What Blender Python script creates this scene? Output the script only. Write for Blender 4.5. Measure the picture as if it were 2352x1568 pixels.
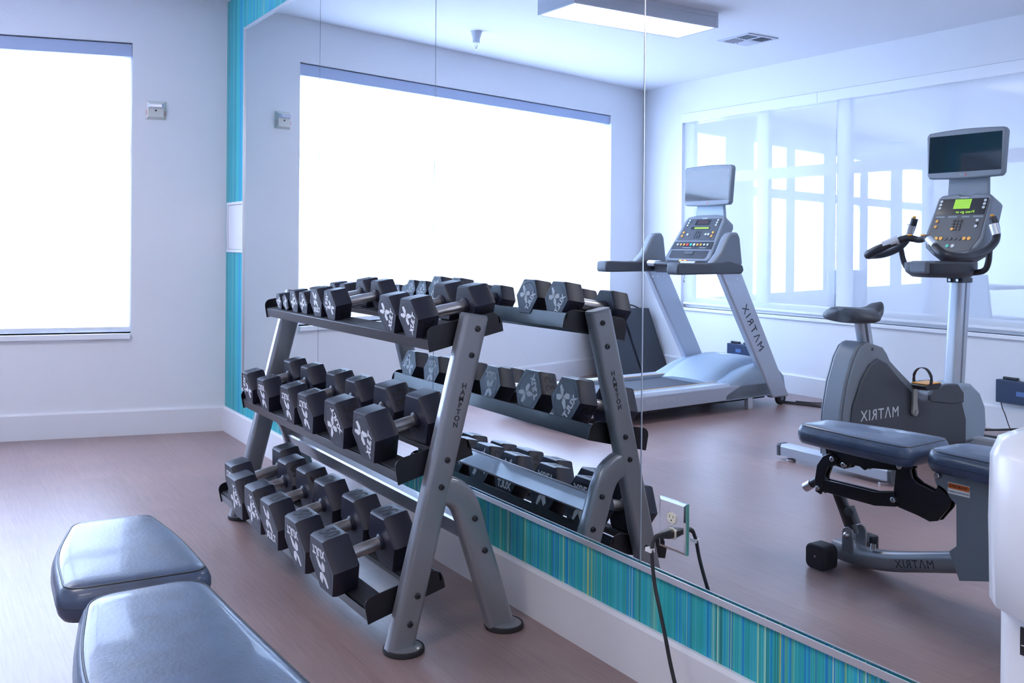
import bpy, bmesh, math, random
from mathutils import Matrix, Vector
R = math.radians
random.seed(7)
scene = bpy.context.scene
for o in list(bpy.data.objects): bpy.data.objects.remove(o, do_unlink=True)
COL = scene.collection

# ------------------------------------------------------------------ camera, sky, exposure
W_PX, F_PX, PY = 2352.0, 2187.2103, 570.186
cam_d = bpy.data.cameras.new('camera'); cam = bpy.data.objects.new('camera', cam_d); COL.objects.link(cam)
ph, pt, rl = 2.576, 0.004, 0.0081
d = Vector((math.cos(ph)*math.cos(pt), math.sin(ph)*math.cos(pt), -math.sin(pt)))
rt = Vector((math.sin(ph), -math.cos(ph), 0)); up = rt.cross(d)
rt2 = math.cos(rl)*rt + math.sin(rl)*up; up2 = -math.sin(rl)*rt + math.cos(rl)*up
M = Matrix.Identity(4)
for i in range(3): M[i][0], M[i][1], M[i][2] = rt2[i], up2[i], -d[i]
M.translation = Vector((6.1391, -1.718, 1.206))
cam.matrix_world = M
cam_d.sensor_fit = 'HORIZONTAL'; cam_d.sensor_width = 36; cam_d.lens = F_PX/W_PX*36
cam_d.shift_y = (PY-784)/W_PX; cam_d.clip_start = .05
scene.camera = cam
world = bpy.data.worlds.new('world'); scene.world = world; world.use_nodes = True
bg = world.node_tree.nodes['Background']; bg.inputs[0].default_value = (.53, .67, 1.0, 1); bg.inputs[1].default_value = 9.6
scene.view_settings.view_transform = 'Standard'; scene.view_settings.look = 'None'
scene.view_settings.gamma = 1; scene.view_settings.use_curve_mapping = False
scene.view_settings.exposure = 0.72

AL = -0.2533                       # the far wall is not square to the mirror wall
LD = Vector((math.sin(AL), -math.cos(AL), 0)); ND = Vector((math.cos(AL), math.sin(AL), 0))
HC = 2.74; D = 4.4377; XR = 7.7
WROT = math.atan2(LD.y, LD.x)      # local X runs along the far wall, local Y points into the room

def portal(name, loc, direction, sx, sy):
    l = bpy.data.lights.new(name, 'AREA'); l.shape = 'RECTANGLE'; l.size = sx; l.size_y = sy
    l.cycles.is_portal = True
    o = bpy.data.objects.new(name, l); COL.objects.link(o); o.location = loc
    o.rotation_euler = Vector(direction).to_track_quat('-Z', 'Z').to_euler()
    return o
pc = LD*2.31 - ND*.2
portal('window_daylight', (pc.x, pc.y, 1.53), ND, 3.5, 1.85)

# ------------------------------------------------------------------ helpers
def mat(name, col, rough=.5, metal=0, bump=0, bscale=200, emis=None, estr=0, coat=0, spec=.5, alpha=None, var=0, vscale=8):
    m = bpy.data.materials.new(name); m.use_nodes = True; nt = m.node_tree; b = nt.nodes['Principled BSDF']
    b.inputs['Base Color'].default_value = (*col, 1); b.inputs['Roughness'].default_value = rough
    b.inputs['Metallic'].default_value = metal; b.inputs['Specular IOR Level'].default_value = spec
    b.inputs['Coat Weight'].default_value = coat
    if emis: b.inputs['Emission Color'].default_value = (*emis, 1); b.inputs['Emission Strength'].default_value = estr
    tc = None
    if bump or var: tc = nt.nodes.new('ShaderNodeTexCoord')
    if bump:
        n = nt.nodes.new('ShaderNodeTexNoise'); n.inputs['Scale'].default_value = bscale; n.inputs['Detail'].default_value = 3
        bp = nt.nodes.new('ShaderNodeBump'); bp.inputs['Strength'].default_value = bump; bp.inputs['Distance'].default_value = .002
        nt.links.new(tc.outputs['Object'], n.inputs['Vector']); nt.links.new(n.outputs['Fac'], bp.inputs['Height'])
        nt.links.new(bp.outputs[0], b.inputs['Normal'])
    if var:
        n = nt.nodes.new('ShaderNodeTexNoise'); n.inputs['Scale'].default_value = vscale; n.inputs['Detail'].default_value = 4
        r = nt.nodes.new('ShaderNodeValToRGB')
        r.color_ramp.elements[0].position = .3; r.color_ramp.elements[1].position = .7
        r.color_ramp.elements[0].color = (*[c*(1-var) for c in col], 1); r.color_ramp.elements[1].color = (*[min(1, c*(1+var)) for c in col], 1)
        nt.links.new(tc.outputs['Object'], n.inputs['Vector']); nt.links.new(n.outputs['Fac'], r.inputs['Fac'])
        nt.links.new(r.outputs[0], b.inputs['Base Color'])
    return m

def link(name, me, m, parent=None, bevel=0, seg=2, smooth=None, mtx=None, ang=35):
    if smooth is None: smooth = bool(bevel)
    o = bpy.data.objects.new(name, me); COL.objects.link(o)
    if isinstance(m, (list, tuple)):
        for x in m: me.materials.append(x)
    elif m: me.materials.append(m)
    if parent: o.parent = parent
    if mtx is not None: o.matrix_local = mtx
    if smooth:
        for p in me.polygons: p.use_smooth = True
        try: me.set_sharp_from_angle(angle=R(ang))
        except Exception: pass
    if bevel:
        b = o.modifiers.new('bevel', 'BEVEL'); b.width = bevel; b.segments = seg; b.limit_method = 'ANGLE'; b.angle_limit = R(ang); b.harden_normals = False
    return o

class MB:
    def __init__(s): s.v = []; s.f = []
    def add(s, v, f):
        n = len(s.v); s.v += [tuple(x) for x in v]; s.f += [tuple(i+n for i in q) for q in f]; return s
    def box(s, x0, x1, y0, y1, z0, z1):
        v = [(x, y, z) for x in (x0, x1) for y in (y0, y1) for z in (z0, z1)]
        return s.add(v, [(0,1,3,2),(4,6,7,5),(0,4,5,1),(2,3,7,6),(0,2,6,4),(1,5,7,3)])
    def prism(s, poly, a0, a1, axis='x'):
        # poly in the two remaining axes; axis x: (y,z)  axis y: (x,z)  axis z: (x,y)
        def P(p, a): return {'x': (a, p[0], p[1]), 'y': (p[0], a, p[1]), 'z': (p[0], p[1], a)}[axis]
        n = len(poly); v = [P(p, a0) for p in poly] + [P(p, a1) for p in poly]
        f = [tuple(range(n))[::-1], tuple(range(n, 2*n))] + [(i, (i+1) % n, (i+1) % n+n, i+n) for i in range(n)]
        return s.add(v, f)
    def rings(s, rings, cap=True, closed=False):
        n = len(rings[0]); v = [p for r in rings for p in r]; f = []
        m = len(rings)
        for k in range(m-1 if not closed else m):
            a, b = k*n, ((k+1) % m)*n
            f += [(a+i, a+(i+1) % n, b+(i+1) % n, b+i) for i in range(n)]
        if cap and not closed: f += [tuple(range(n))[::-1], tuple(range((m-1)*n, m*n))]
        return s.add(v, f)
    def tube(s, path, r, n=12, section=None, upv=(0, 0, 1), smooth_path=0, cap=True):
        P = [Vector(p) for p in path]
        rr = list(r) if isinstance(r, (list, tuple)) else [r]*len(P)
        if smooth_path:
            Q = []; RR = []
            for i in range(len(P)-1):
                p0, p1, p2, p3 = P[max(i-1, 0)], P[i], P[i+1], P[min(i+2, len(P)-1)]
                for k in range(smooth_path):
                    t = k/smooth_path
                    Q.append(.5*((2*p1)+(-p0+p2)*t+(2*p0-5*p1+4*p2-p3)*t*t+(-p0+3*p1-3*p2+p3)*t**3)); RR.append(rr[i]*(1-t)+rr[i+1]*t)
            Q.append(P[-1]); RR.append(rr[-1]); P, rr = Q, RR
        u = Vector(upv); rg = []
        for i, p in enumerate(P):
            t = (P[min(i+1, len(P)-1)]-P[max(i-1, 0)]).normalized()
            a = u-t*u.dot(t)
            if a.length < 1e-3: a = Vector((1, 0, 0))-t*t.x
            a.normalize(); b = t.cross(a); u = a if False else Vector(upv)
            sec = section or [(math.cos(2*math.pi*k/n), math.sin(2*math.pi*k/n)) for k in range(n)]
            rg.append([p+(b*q[0]+a*q[1])*rr[i] for q in sec])
        return s.rings(rg, cap)
    def cyl(s, p0, p1, r0, r1=None, n=20):
        return s.tube([p0, p1], [r0, r0 if r1 is None else r1], n, upv=(0, 0, 1) if abs((Vector(p1)-Vector(p0)).normalized().z) < .9 else (0, 1, 0))
    def ball(s, c, rx, ry, rz, n=16, m=8):
        rg = []
        for j in range(1, m):
            a = math.pi*j/m
            rg.append([(c[0]+rx*math.sin(a)*math.cos(2*math.pi*k/n), c[1]+ry*math.sin(a)*math.sin(2*math.pi*k/n), c[2]-rz*math.cos(a)) for k in range(n)])
        return s.rings(rg)
    def lathe(s, prof, c=(0, 0, 0), n=24, axis='z'):
        rg = []
        for r, h in prof:
            r = max(r, 1e-4); ring = []
            for k in range(n):
                a = 2*math.pi*k/n; x, y = r*math.cos(a), r*math.sin(a)
                p = {'z': (x, y, h), 'x': (h, x, y), 'y': (y, h, x)}[axis]
                ring.append((c[0]+p[0], c[1]+p[1], c[2]+p[2]))
            rg.append(ring)
        return s.rings(rg)
    def mesh(s, name='m'):
        me = bpy.data.meshes.new(name); me.from_pydata(s.v, [], s.f)
        bm = bmesh.new(); bm.from_mesh(me); bmesh.ops.recalc_face_normals(bm, faces=bm.faces); bm.to_mesh(me); bm.free()
        return me
    def obj(s, name, m, parent=None, **k): return link(name, s.mesh(name), m, parent, **k)

def rrect(w, h, r, n=5, cx=0, cy=0):
    pts = []
    for sx, sy, a0 in ((1, 1, 0), (-1, 1, 90), (-1, -1, 180), (1, -1, 270)):
        for k in range(n+1):
            a = R(a0+90*k/n); pts.append((cx+sx*(w/2-r)+r*math.cos(a), cy+sy*(h/2-r)+r*math.sin(a)))
    return pts

def thing(name, label, cat, loc=(0, 0, 0), rotz=0, group=None):
    o = bpy.data.objects.new(name, None); COL.objects.link(o); o.empty_display_size = .1
    o.location = loc; o.rotation_euler = (0, 0, rotz); o['label'] = label; o['category'] = cat
    if group: o['group'] = group
    return o
def tag(o, label, cat, group=None, kind=None):
    o['label'] = label; o['category'] = cat
    if group: o['group'] = group
    if kind: o['kind'] = kind
    return o
def struct(o, label=None):
    o['kind'] = 'structure'
    if label: o['label'] = label
    return o

_txt = {}
def text_mesh(body, size=1, extrude=.0, bold=.0, shear=0, spacing=1):
    c = bpy.data.curves.new('t', 'FONT'); c.body = body; c.size = size; c.extrude = extrude; c.offset = bold; c.shear = shear
    c.align_x = 'CENTER'; c.align_y = 'CENTER'; c.resolution_u = 3; c.space_character = spacing
    o = bpy.data.objects.new('t', c); COL.objects.link(o); bpy.context.view_layer.update()
    dg = bpy.context.evaluated_depsgraph_get()
    me = bpy.data.meshes.new_from_object(o.evaluated_get(dg)); bpy.data.objects.remove(o); me.materials.clear()
    return me
def frame(origin, right, upv):
    r = Vector(right).normalized(); u = Vector(upv); u = (u-r*u.dot(r)).normalized(); n = r.cross(u)
    m = Matrix.Identity(4)
    for i in range(3): m[i][0], m[i][1], m[i][2] = r[i], u[i], n[i]
    m.translation = Vector(origin); return m
def text(name, body, m, parent, origin, right, upv, size, extrude=.0004, **k):
    return link(name, text_mesh(body, size, extrude, **k), m, parent, mtx=frame(origin, right, upv))

# ------------------------------------------------------------------ materials
M_wall = mat('white_wall_paint', (.80, .81, .85), .65, bump=.35, bscale=90)
M_ceil = mat('ceiling_paint', (.80, .82, .87), .8, bump=.15, bscale=120)
M_base = mat('white_trim_paint', (.78, .78, .82), .4)
M_sill = mat('white_sill_paint', (.85, .87, .92), .35)
M_black = mat('black_plastic', (.02, .022, .032), .42)
M_blacksteel = mat('black_powder_coat', (.007, .008, .014), .30, coat=.1)
M_rubber = mat('dumbbell_rubber', (.012, .015, .034), .46, bump=.12, bscale=500)
M_rub2 = mat('black_rubber', (.02, .02, .026), .7)
M_strip = mat('ribbed_rubber_strip', (.03, .034, .045), .6, bump=.5, bscale=300)
M_groove = mat('engraved_rubber', (.008, .009, .014), .6)
M_white = mat('white_print', (.85, .87, .9), .5)
M_chrome = mat('brushed_chrome', (.62, .60, .62), .3, metal=.9)
M_bolt = mat('zinc_bolt', (.5, .5, .52), .25, metal=1)
M_silver = mat('silver_grey_paint', (.25, .262, .295), .3, metal=.45, coat=.5, bump=.06, bscale=500)
M_silver2 = mat('light_silver_paint', (.50, .54, .62), .35, metal=.3, coat=.3)
M_alu = mat('aluminium', (.75, .77, .82), .28, metal=.7)
M_grey = mat('grey_plastic', (.19, .22, .27), .45)
M_lgrey = mat('light_grey_plastic', (.30, .38, .47), .45)
M_dgrey = mat('dark_grey_plastic', (.06, .068, .088), .45)
M_vinyl = mat('black_vinyl_upholstery', (.040, .068, .140), .40, coat=.2, spec=.8, bump=.25, bscale=130, var=.25, vscale=14)
M_belt = mat('treadmill_belt', (.035, .042, .06), .55)
M_orange = mat('orange_plastic', (.85, .38, .04), .4)
M_red = mat('red_plastic', (.75, .04, .03), .4)
M_green = mat('lit_green_display', (.25, .45, .03), .4, emis=(.35, .75, .05), estr=.55)
M_teal = mat('green_button', (.05, .5, .4), .4)
M_screen = mat('screen_glass', (.012, .016, .024), .06, coat=.6)
M_disp = mat('display_window', (.02, .022, .03), .2)
M_btn = mat('grey_button', (.55, .58, .62), .4)
M_letter = mat('dark_lettering', (.03, .035, .05), .5)
M_ltext = mat('light_lettering', (.6, .63, .68), .5)
M_cool = mat('glossy_white_plastic', (.78, .80, .84), .3, coat=.2)
M_ivory = mat('ivory_plastic', (.80, .77, .62), .35)
M_cream = mat('cream_plastic', (.66, .66, .62), .45)
M_cord = mat('black_cord', (.015, .015, .02), .4)
M_mat = mat('dark_mat_foam', (.025, .03, .042), .6)
M_lamp = mat('lamp_diffuser', (.9, .9, .9), .5, emis=(1, .94, .92), estr=13)
M_lampbody = mat('lamp_housing_paint', (.55, .58, .66), .5)

def mirror_mat():
    m = bpy.data.materials.new('mirror_glass'); m.use_nodes = True; nt = m.node_tree; nt.nodes.clear()
    g = nt.nodes.new('ShaderNodeBsdfGlossy'); g.inputs['Color'].default_value = (.86, .92, .95, 1); g.inputs['Roughness'].default_value = 0
    o = nt.nodes.new('ShaderNodeOutputMaterial'); nt.links.new(g.outputs[0], o.inputs[0]); return m
M_mirror = mirror_mat()
def glass_mat():
    m = bpy.data.materials.new('window_glass'); m.use_nodes = True; nt = m.node_tree; nt.nodes.clear()
    t = nt.nodes.new('ShaderNodeBsdfTransparent'); t.inputs[0].default_value = (.95, .98, .97, 1)
    g = nt.nodes.new('ShaderNodeBsdfGlossy'); g.inputs['Roughness'].default_value = .02
    lw_ = nt.nodes.new('ShaderNodeLayerWeight'); lw_.inputs[0].default_value = .5
    pw = nt.nodes.new('ShaderNodeMath'); pw.operation = 'POWER'; pw.inputs[1].default_value = 5; nt.links.new(lw_.outputs['Facing'], pw.inputs[0])
    f = nt.nodes.new('ShaderNodeMath'); f.operation = 'MULTIPLY_ADD'; f.inputs[1].default_value = .8; f.inputs[2].default_value = .045; nt.links.new(pw.outputs[0], f.inputs[0]); x = nt.nodes.new('ShaderNodeMixShader')
    o = nt.nodes.new('ShaderNodeOutputMaterial')
    nt.links.new(f.outputs[0], x.inputs[0]); nt.links.new(t.outputs[0], x.inputs[1]); nt.links.new(g.outputs[0], x.inputs[2]); nt.links.new(x.outputs[0], o.inputs[0]); return m
M_glass = glass_mat()
def shade_mat(name, tr, col, tcol=(1, 1, 1), dif=.35):
    m = bpy.data.materials.new(name); m.use_nodes = True; nt = m.node_tree; nt.nodes.clear()
    t = nt.nodes.new('ShaderNodeBsdfTransparent'); t.inputs[0].default_value = (*tcol, 1)
    l = nt.nodes.new('ShaderNodeBsdfTranslucent'); l.inputs[0].default_value = (*col, 1)
    df = nt.nodes.new('ShaderNodeBsdfDiffuse'); df.inputs[0].default_value = (*col, 1)
    a = nt.nodes.new('ShaderNodeMixShader'); a.inputs[0].default_value = dif
    b = nt.nodes.new('ShaderNodeMixShader'); b.inputs[0].default_value = tr
    o = nt.nodes.new('ShaderNodeOutputMaterial')
    nt.links.new(l.outputs[0], a.inputs[1]); nt.links.new(df.outputs[0], a.inputs[2])
    nt.links.new(a.outputs[0], b.inputs[1]); nt.links.new(t.outputs[0], b.inputs[2]); nt.links.new(b.outputs[0], o.inputs[0]); return m
M_shade = shade_mat('roller_shade_fabric', .3, (.95, .96, .97), dif=.1)
M_screenf = shade_mat('sheer_screen_fabric', .42, (.92, .94, .97), dif=.45)

def floor_mat():
    m = bpy.data.materials.new('vinyl_plank_floor'); m.use_nodes = True; nt = m.node_tree; b = nt.nodes['Principled BSDF']; N = nt.nodes.new; Lk = nt.links.new
    tc = N('ShaderNodeTexCoord'); mp = N('ShaderNodeMapping'); mp.inputs['Location'].default_value = (.3, .07, 0)
    br = N('ShaderNodeTexBrick'); br.offset = .37; br.inputs['Scale'].default_value = 1; br.inputs['Brick Width'].default_value = 1.22; br.inputs['Row Height'].default_value = .18
    br.inputs['Mortar Size'].default_value = .0012; br.inputs['Mortar Smooth'].default_value = .2
    br.inputs['Color1'].default_value = (.5, .5, .5, 1); br.inputs['Color2'].default_value = (.62, .62, .62, 1); br.inputs['Mortar'].default_value = (.36, .36, .36, 1)
    Lk(tc.outputs['Object'], mp.inputs[0]); Lk(mp.outputs[0], br.inputs['Vector'])
    m2 = N('ShaderNodeMapping'); m2.inputs['Scale'].default_value = (1.6, 34, 1); n = N('ShaderNodeTexNoise'); n.inputs['Scale'].default_value = 3.2; n.inputs['Detail'].default_value = 8; n.inputs['Roughness'].default_value = .62
    Lk(tc.outputs['Object'], m2.inputs[0]); Lk(m2.outputs[0], n.inputs['Vector'])
    r = N('ShaderNodeValToRGB'); e = r.color_ramp.elements; e[0].position = .28; e[0].color = (.25, .172, .163, 1); e[1].position = .75; e[1].color = (.335, .24, .226, 1)
    Lk(n.outputs['Fac'], r.inputs['Fac'])
    n3 = N('ShaderNodeTexNoise'); n3.inputs['Scale'].default_value = 1.3; n3.inputs['Detail'].default_value = 3; Lk(tc.outputs['Object'], n3.inputs['Vector'])
    r3 = N('ShaderNodeValToRGB'); r3.color_ramp.elements[0].color = (.88, .86, .9, 1); r3.color_ramp.elements[1].color = (1.08, 1.02, 1, 1); r3.color_ramp.elements[0].position = .35; r3.color_ramp.elements[1].position = .65
    Lk(n3.outputs['Fac'], r3.inputs['Fac'])
    x = N('ShaderNodeMix'); x.data_type = 'RGBA'; x.blend_type = 'MULTIPLY'; x.inputs[0].default_value = 1
    Lk(r.outputs[0], x.inputs[6]); Lk(r3.outputs[0], x.inputs[7])
    x2 = N('ShaderNodeMix'); x2.data_type = 'RGBA'; x2.blend_type = 'MULTIPLY'; x2.inputs[0].default_value = 1
    sc = N('ShaderNodeMix'); sc.data_type = 'RGBA'; sc.blend_type = 'ADD'; sc.inputs[0].default_value = 1; sc.inputs[7].default_value = (.45, .45, .45, 1)
    Lk(br.outputs['Color'], sc.inputs[6]); Lk(x.outputs[2], x2.inputs[6]); Lk(sc.outputs[2], x2.inputs[7]); Lk(x2.outputs[2], b.inputs['Base Color'])
    b.inputs['Roughness'].default_value = .34; b.inputs['Specular IOR Level'].default_value = .75
    bp = N('ShaderNodeBump'); bp.inputs['Strength'].default_value = .12; bp.inputs['Distance'].default_value = .002
    Lk(n.outputs['Fac'], bp.inputs['Height']); Lk(bp.outputs[0], b.inputs['Normal'])
    return m
def stripe_mat():
    m = bpy.data.materials.new('striped_wallpaper'); m.use_nodes = True; nt = m.node_tree; b = nt.nodes['Principled BSDF']; N = nt.nodes.new; Lk = nt.links.new
    tc = N('ShaderNodeTexCoord'); sp = N('ShaderNodeSeparateXYZ'); Lk(tc.outputs['Object'], sp.inputs[0])
    def wn(scale, cells):
        mu = N('ShaderNodeMath'); mu.operation = 'MULTIPLY'; mu.inputs[1].default_value = scale; Lk(sp.outputs[0], mu.inputs[0])
        if cells:
            fl = N('ShaderNodeMath'); fl.operation = 'FLOOR'; Lk(mu.outputs[0], fl.inputs[0])
            w = N('ShaderNodeTexWhiteNoise'); w.noise_dimensions = '1D'; Lk(fl.outputs[0], w.inputs['W']); return w.outputs['Value']
        w = N('ShaderNodeTexNoise'); w.noise_dimensions = '1D'; w.inputs['Scale'].default_value = 1; w.inputs['Detail'].default_value = 1; Lk(mu.outputs[0], w.inputs['W']); return w.outputs['Fac']
    r = N('ShaderNodeValToRGB'); e = r.color_ramp.elements
    cols = [(0, (.02, .26, .27)), (.14, (.02, .42, .44)), (.36, (.05, .50, .52)), (.52, (.02, .42, .60)), (.64, (.01, .27, .62)), (.72, (.08, .44, .34)), (.79, (.16, .58, .54)), (.87, (.40, .72, .58)), (.93, (.42, .60, .24))]
    e[0].position, e[0].color = 0, (*cols[0][1], 1); e[1].position, e[1].color = cols[1][0], (*cols[1][1], 1)
    for p, c in cols[2:]: q = e.new(p); q.color = (*c, 1)
    r.color_ramp.interpolation = 'CONSTANT'
    mx = N('ShaderNodeMath'); mx.operation = 'MULTIPLY_ADD'; Lk(wn(105, True), mx.inputs[0]); mx.inputs[1].default_value = .70; 
    m3 = N('ShaderNodeMath'); m3.operation = 'MULTIPLY'; Lk(wn(260, True), m3.inputs[0]); m3.inputs[1].default_value = .32; Lk(m3.outputs[0], mx.inputs[2])
    Lk(mx.outputs[0], r.inputs['Fac'])
    r2 = N('ShaderNodeValToRGB'); r2.color_ramp.elements[0].color = (.72, .78, .86, 1); r2.color_ramp.elements[1].color = (1.1, 1.06, 1, 1); Lk(wn(330, True), r2.inputs['Fac'])
    x = N('ShaderNodeMix'); x.data_type = 'RGBA'; x.blend_type = 'MULTIPLY'; x.inputs[0].default_value = .8
    Lk(r.outputs[0], x.inputs[6]); Lk(r2.outputs[0], x.inputs[7]); Lk(x.outputs[2], b.inputs['Base Color'])
    b.inputs['Roughness'].default_value = .6
    return m
M_floor = floor_mat(); M_stripe = stripe_mat()

# ------------------------------------------------------------------ room shell
YM = .006                                     # wall surface behind the mirror; the mirror's face is y = 0
def wallpt(u, off=0): p = LD*u+ND*off; return (p.x, p.y)
corner = wallpt(D/math.cos(AL))
fl = MB().prism([(-6, .3), (XR+.2, .3), (XR+.2, -13.5), (-6, -13.5)], -.1, 0, 'z').obj('floor', M_floor); struct(fl, 'brown vinyl plank floor')
ce = MB().prism([(-.2, .2), (XR+.2, .2), (XR+.2, -4.5), (corner[0]-.3, -4.5)], HC, HC+.1, 'z').obj('ceiling', M_ceil); struct(ce, 'white ceiling')
wr = MB().box(-.15, XR+.15, YM, YM+.14, 0, HC).obj('wall_right', M_stripe); struct(wr, 'wall covered in teal, blue and green striped wallpaper')
bb = MB().prism([(YM, 0), (-.009, 0), (-.009, .148), (-.004, .1598), (YM, .1598)], 0, XR, 'x').obj('baseboard_right', M_base); struct(bb, 'white baseboard below the striped wallpaper')
# far wall with its window
UW0, UW1, ZB, ZT = .5598, 4.0647, .635, 2.4432; UC = D/math.cos(AL)
def wall_holes(mb, u0, u1, holes, y0, y1, z0=0, z1=HC):
    cur = u0
    for a, b, c, e in holes:
        if a > cur: mb.box(cur, a, y0, y1, z0, z1)
        mb.box(a, b, y0, y1, z0, c); mb.box(a, b, y0, y1, e, z1); cur = b
    if u1 > cur: mb.box(cur, u1, y0, y1, z0, z1)
    return mb
Mwall = Matrix.Rotation(WROT, 4, 'Z')
lw = wall_holes(MB(), -.05, UC, [(UW0, UW1, ZB, ZT)], -.17, 0).obj('wall_left', M_wall, mtx=Mwall); struct(lw, 'white textured wall with the large window')
bl = MB().prism([(0, 0), (.014, 0), (.014, .148), (.009, .1598), (0, .1598)], .0, UC, 'x').obj('baseboard_left', M_base, mtx=Mwall); struct(bl, 'white baseboard below the window')
def window_frame(name, u0, u1, z0, z1, mulls, rails, y0, y1, mtx, w=.05, mw=.06, rw=.07, label=''):
    mb = MB(); mb.box(u0, u1, y0, y1, z0, z0+w); mb.box(u0, u1, y0, y1, z1-w, z1); mb.box(u0, u0+w, y0, y1, z0+w, z1-w); mb.box(u1-w, u1, y0, y1, z0+w, z1-w)
    for m in mulls: mb.box(m-mw/2, m+mw/2, y0, y1, z0+w, z1-w)
    for r in rails:
        es = [u0+w]+[q for m in mulls for q in (m-mw/2, m+mw/2)]+[u1-w]
        for a, b in zip(es[::2], es[1::2]): mb.box(a, b, y0, y1, r-rw/2, r+rw/2)
    o = mb.obj(name, M_sill, mtx=mtx); struct(o, label)
    yg = (y0+y1)/2; g = MB().add([(u0+w/2, yg, z0+w/2), (u1-w/2, yg, z0+w/2), (u1-w/2, yg, z1-w/2), (u0+w/2, yg, z1-w/2)], [(0, 1, 2, 3)]).obj('glass_pane', M_glass, o)
    return o
window_frame('window_1', UW0, UW1, ZB, ZT, [1.16, 2.53, 3.27], [1.83], -.165, -.11, Mwall, label='large window behind the roller shade in the far wall')
si = MB().box(UW0-.0, UW1+.0, -.11, .022, .600, ZB).obj('trim_1', M_sill, bevel=.004, mtx=Mwall); struct(si, 'white window sill of the far window')
sh = thing('roller_shade', 'bright backlit white roller shade filling the window beside the teal wall', 'window shade', (0, 0, 0), WROT)
MB().add([(UW0+.012, -.051, .668), (UW1-.012, -.051, .668), (UW1-.012, -.051, 2.38), (UW0+.012, -.051, 2.38)], [(0, 1, 2, 3)]).obj('shade_fabric', M_shade, sh)
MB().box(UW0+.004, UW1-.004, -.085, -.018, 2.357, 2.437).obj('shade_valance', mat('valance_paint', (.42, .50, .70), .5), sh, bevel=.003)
MB().box(UW0+.012, UW1-.012, -.058, -.045, .655, .672).obj('hem_bar', M_sill, sh)
# wall opposite the mirror, with shaded windows onto the sunroom
OX0, OX1, OZB, OZT = -.584, 6.0, .633, 2.447
ob = wall_holes(MB(), corner[0]-.3, XR+.15, [(OX0, OX1, OZB, OZT)], -D-.14, -D).obj('wall_back', M_wall); struct(ob, 'white wall opposite the mirror')
b3 = MB().prism([(-D, 0), (-D+.014, 0), (-D+.014, .148), (-D+.009, .1598), (-D, .1598)], corner[0], XR, 'x').obj('baseboard_back', M_base); struct(b3, 'white baseboard opposite the mirror')
wf = window_frame('window_2', OX0, OX1, OZB, OZT, [.36, 1.20, 2.06, 2.90, 3.75, 4.6, 5.4], [1.83], -D-.115, -D-.065, Matrix.Identity(4), w=.09, mw=.125, rw=.09, label='white framed window onto the sunroom')
t2 = MB().box(OX0-.0, OX1, -D-.06, -D+.02, .605, OZB).obj('trim_2', M_sill, bevel=.004); struct(t2, 'white window sill opposite the mirror')
t3 = MB().box(OX0+.0, 1.0, -D-.05, -D+.012, 2.362, OZT-.004).box(1.003, 2.9, -D-.05, -D+.012, 2.362, OZT-.004).box(2.903, OX1, -D-.05, -D+.012, 2.362, OZT-.004).obj('trim_3', M_sill); struct(t3, 'white valance over the sheer shades')
segs = [(-.575, 1.155), (1.178, 2.90), (2.92, 4.64), (4.66, 5.99)]
labs = ['sheer white roller shade behind the treadmill', 'sheer white roller shade behind the upright exercise bike', 'sheer white roller shade to the right of the bike', 'sheer white roller shade nearest the camera side']
for (a, b), lb in zip(segs[:2], labs):
    s_ = thing('sheer_shade', lb, 'window shade', ((a+b)/2, -D, 0), group=None)
    h = (b-a)/2
    MB().add([(-h, -.029, .675), (h, -.029, .675), (h, -.029, 2.40), (-h, -.029, 2.40)], [(0, 1, 2, 3)]).obj('shade_fabric', M_screenf, s_)
    MB().box(-h, h, -.035, -.022, .662, .68).obj('hem_bar', M_sill, s_)
a, b = segs[2][0], segs[3][1]
s_ = thing('sheer_shade', 'sheer white roller shade on the far right, beyond the bike', 'window shade', ((a+b)/2, -D, 0)); h = (b-a)/2
MB().add([(-h, -.029, .675), (h, -.029, .675), (h, -.029, 2.40), (-h, -.029, 2.40)], [(0, 1, 2, 3)]).obj('shade_fabric', M_screenf, s_)
MB().box(-h, h, -.035, -.022, .662, .68).obj('hem_bar', M_sill, s_)
wn_ = MB().box(XR, XR+.14, -D-.1, .1, 0, HC).obj('wall_front', M_wall); struct(wn_, 'white wall behind the camera')
# sunroom beyond
UE = 12.6
sw = wall_holes(MB(), UC+.12, UE, [(4.75, 5.45, .65, 2.42), (5.56, 6.16, .65, 2.42), (6.8, 7.6, .65, 2.42), (7.83, 8.63, .65, 2.42), (9.0, 9.77, .65, 2.42), (10.04, 10.85, .65, 2.42), (11.3, 12.1, .65, 2.42)], -.06, 0).obj('wall_sunroom', M_wall, mtx=Mwall); struct(sw, 'white window wall of the sunroom')
rails = MB()
for a, b in [(4.75, 5.45), (5.56, 6.16), (6.8, 7.6), (7.83, 8.63), (9.0, 9.77), (10.04, 10.85), (11.3, 12.1)]: rails.box(a, b, -.055, -.005, 1.79, 1.9)
o_ = rails.obj('window_3', M_sill, mtx=Mwall); struct(o_, 'sunroom windows with a cross rail')
for i_, (a, b) in enumerate([(4.75, 5.45), (5.56, 6.16), (6.8, 7.6), (7.83, 8.63), (9.0, 9.77), (10.04, 10.85), (11.3, 12.1)]): MB().add([(a, -.03, .65), (b, -.03, .65), (b, -.03, 2.42), (a, -.03, 2.42)], [(0, 1, 2, 3)]).obj('glass_pane', M_glass, o_)
YS = -12.1
s2 = wall_holes(MB(), -3.4, 9.1, [], YS-.14, YS).obj('wall_far', M_wall); struct(s2, 'end wall of the sunroom')
s3 = MB().box(9, 9.14, YS, -D-.1, 0, HC).obj('wall_side', M_wall); struct(s3, 'side wall of the sunroom')
p1 = wallpt(UC+.1, -.1); p2 = wallpt(UE, -.1)
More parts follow.
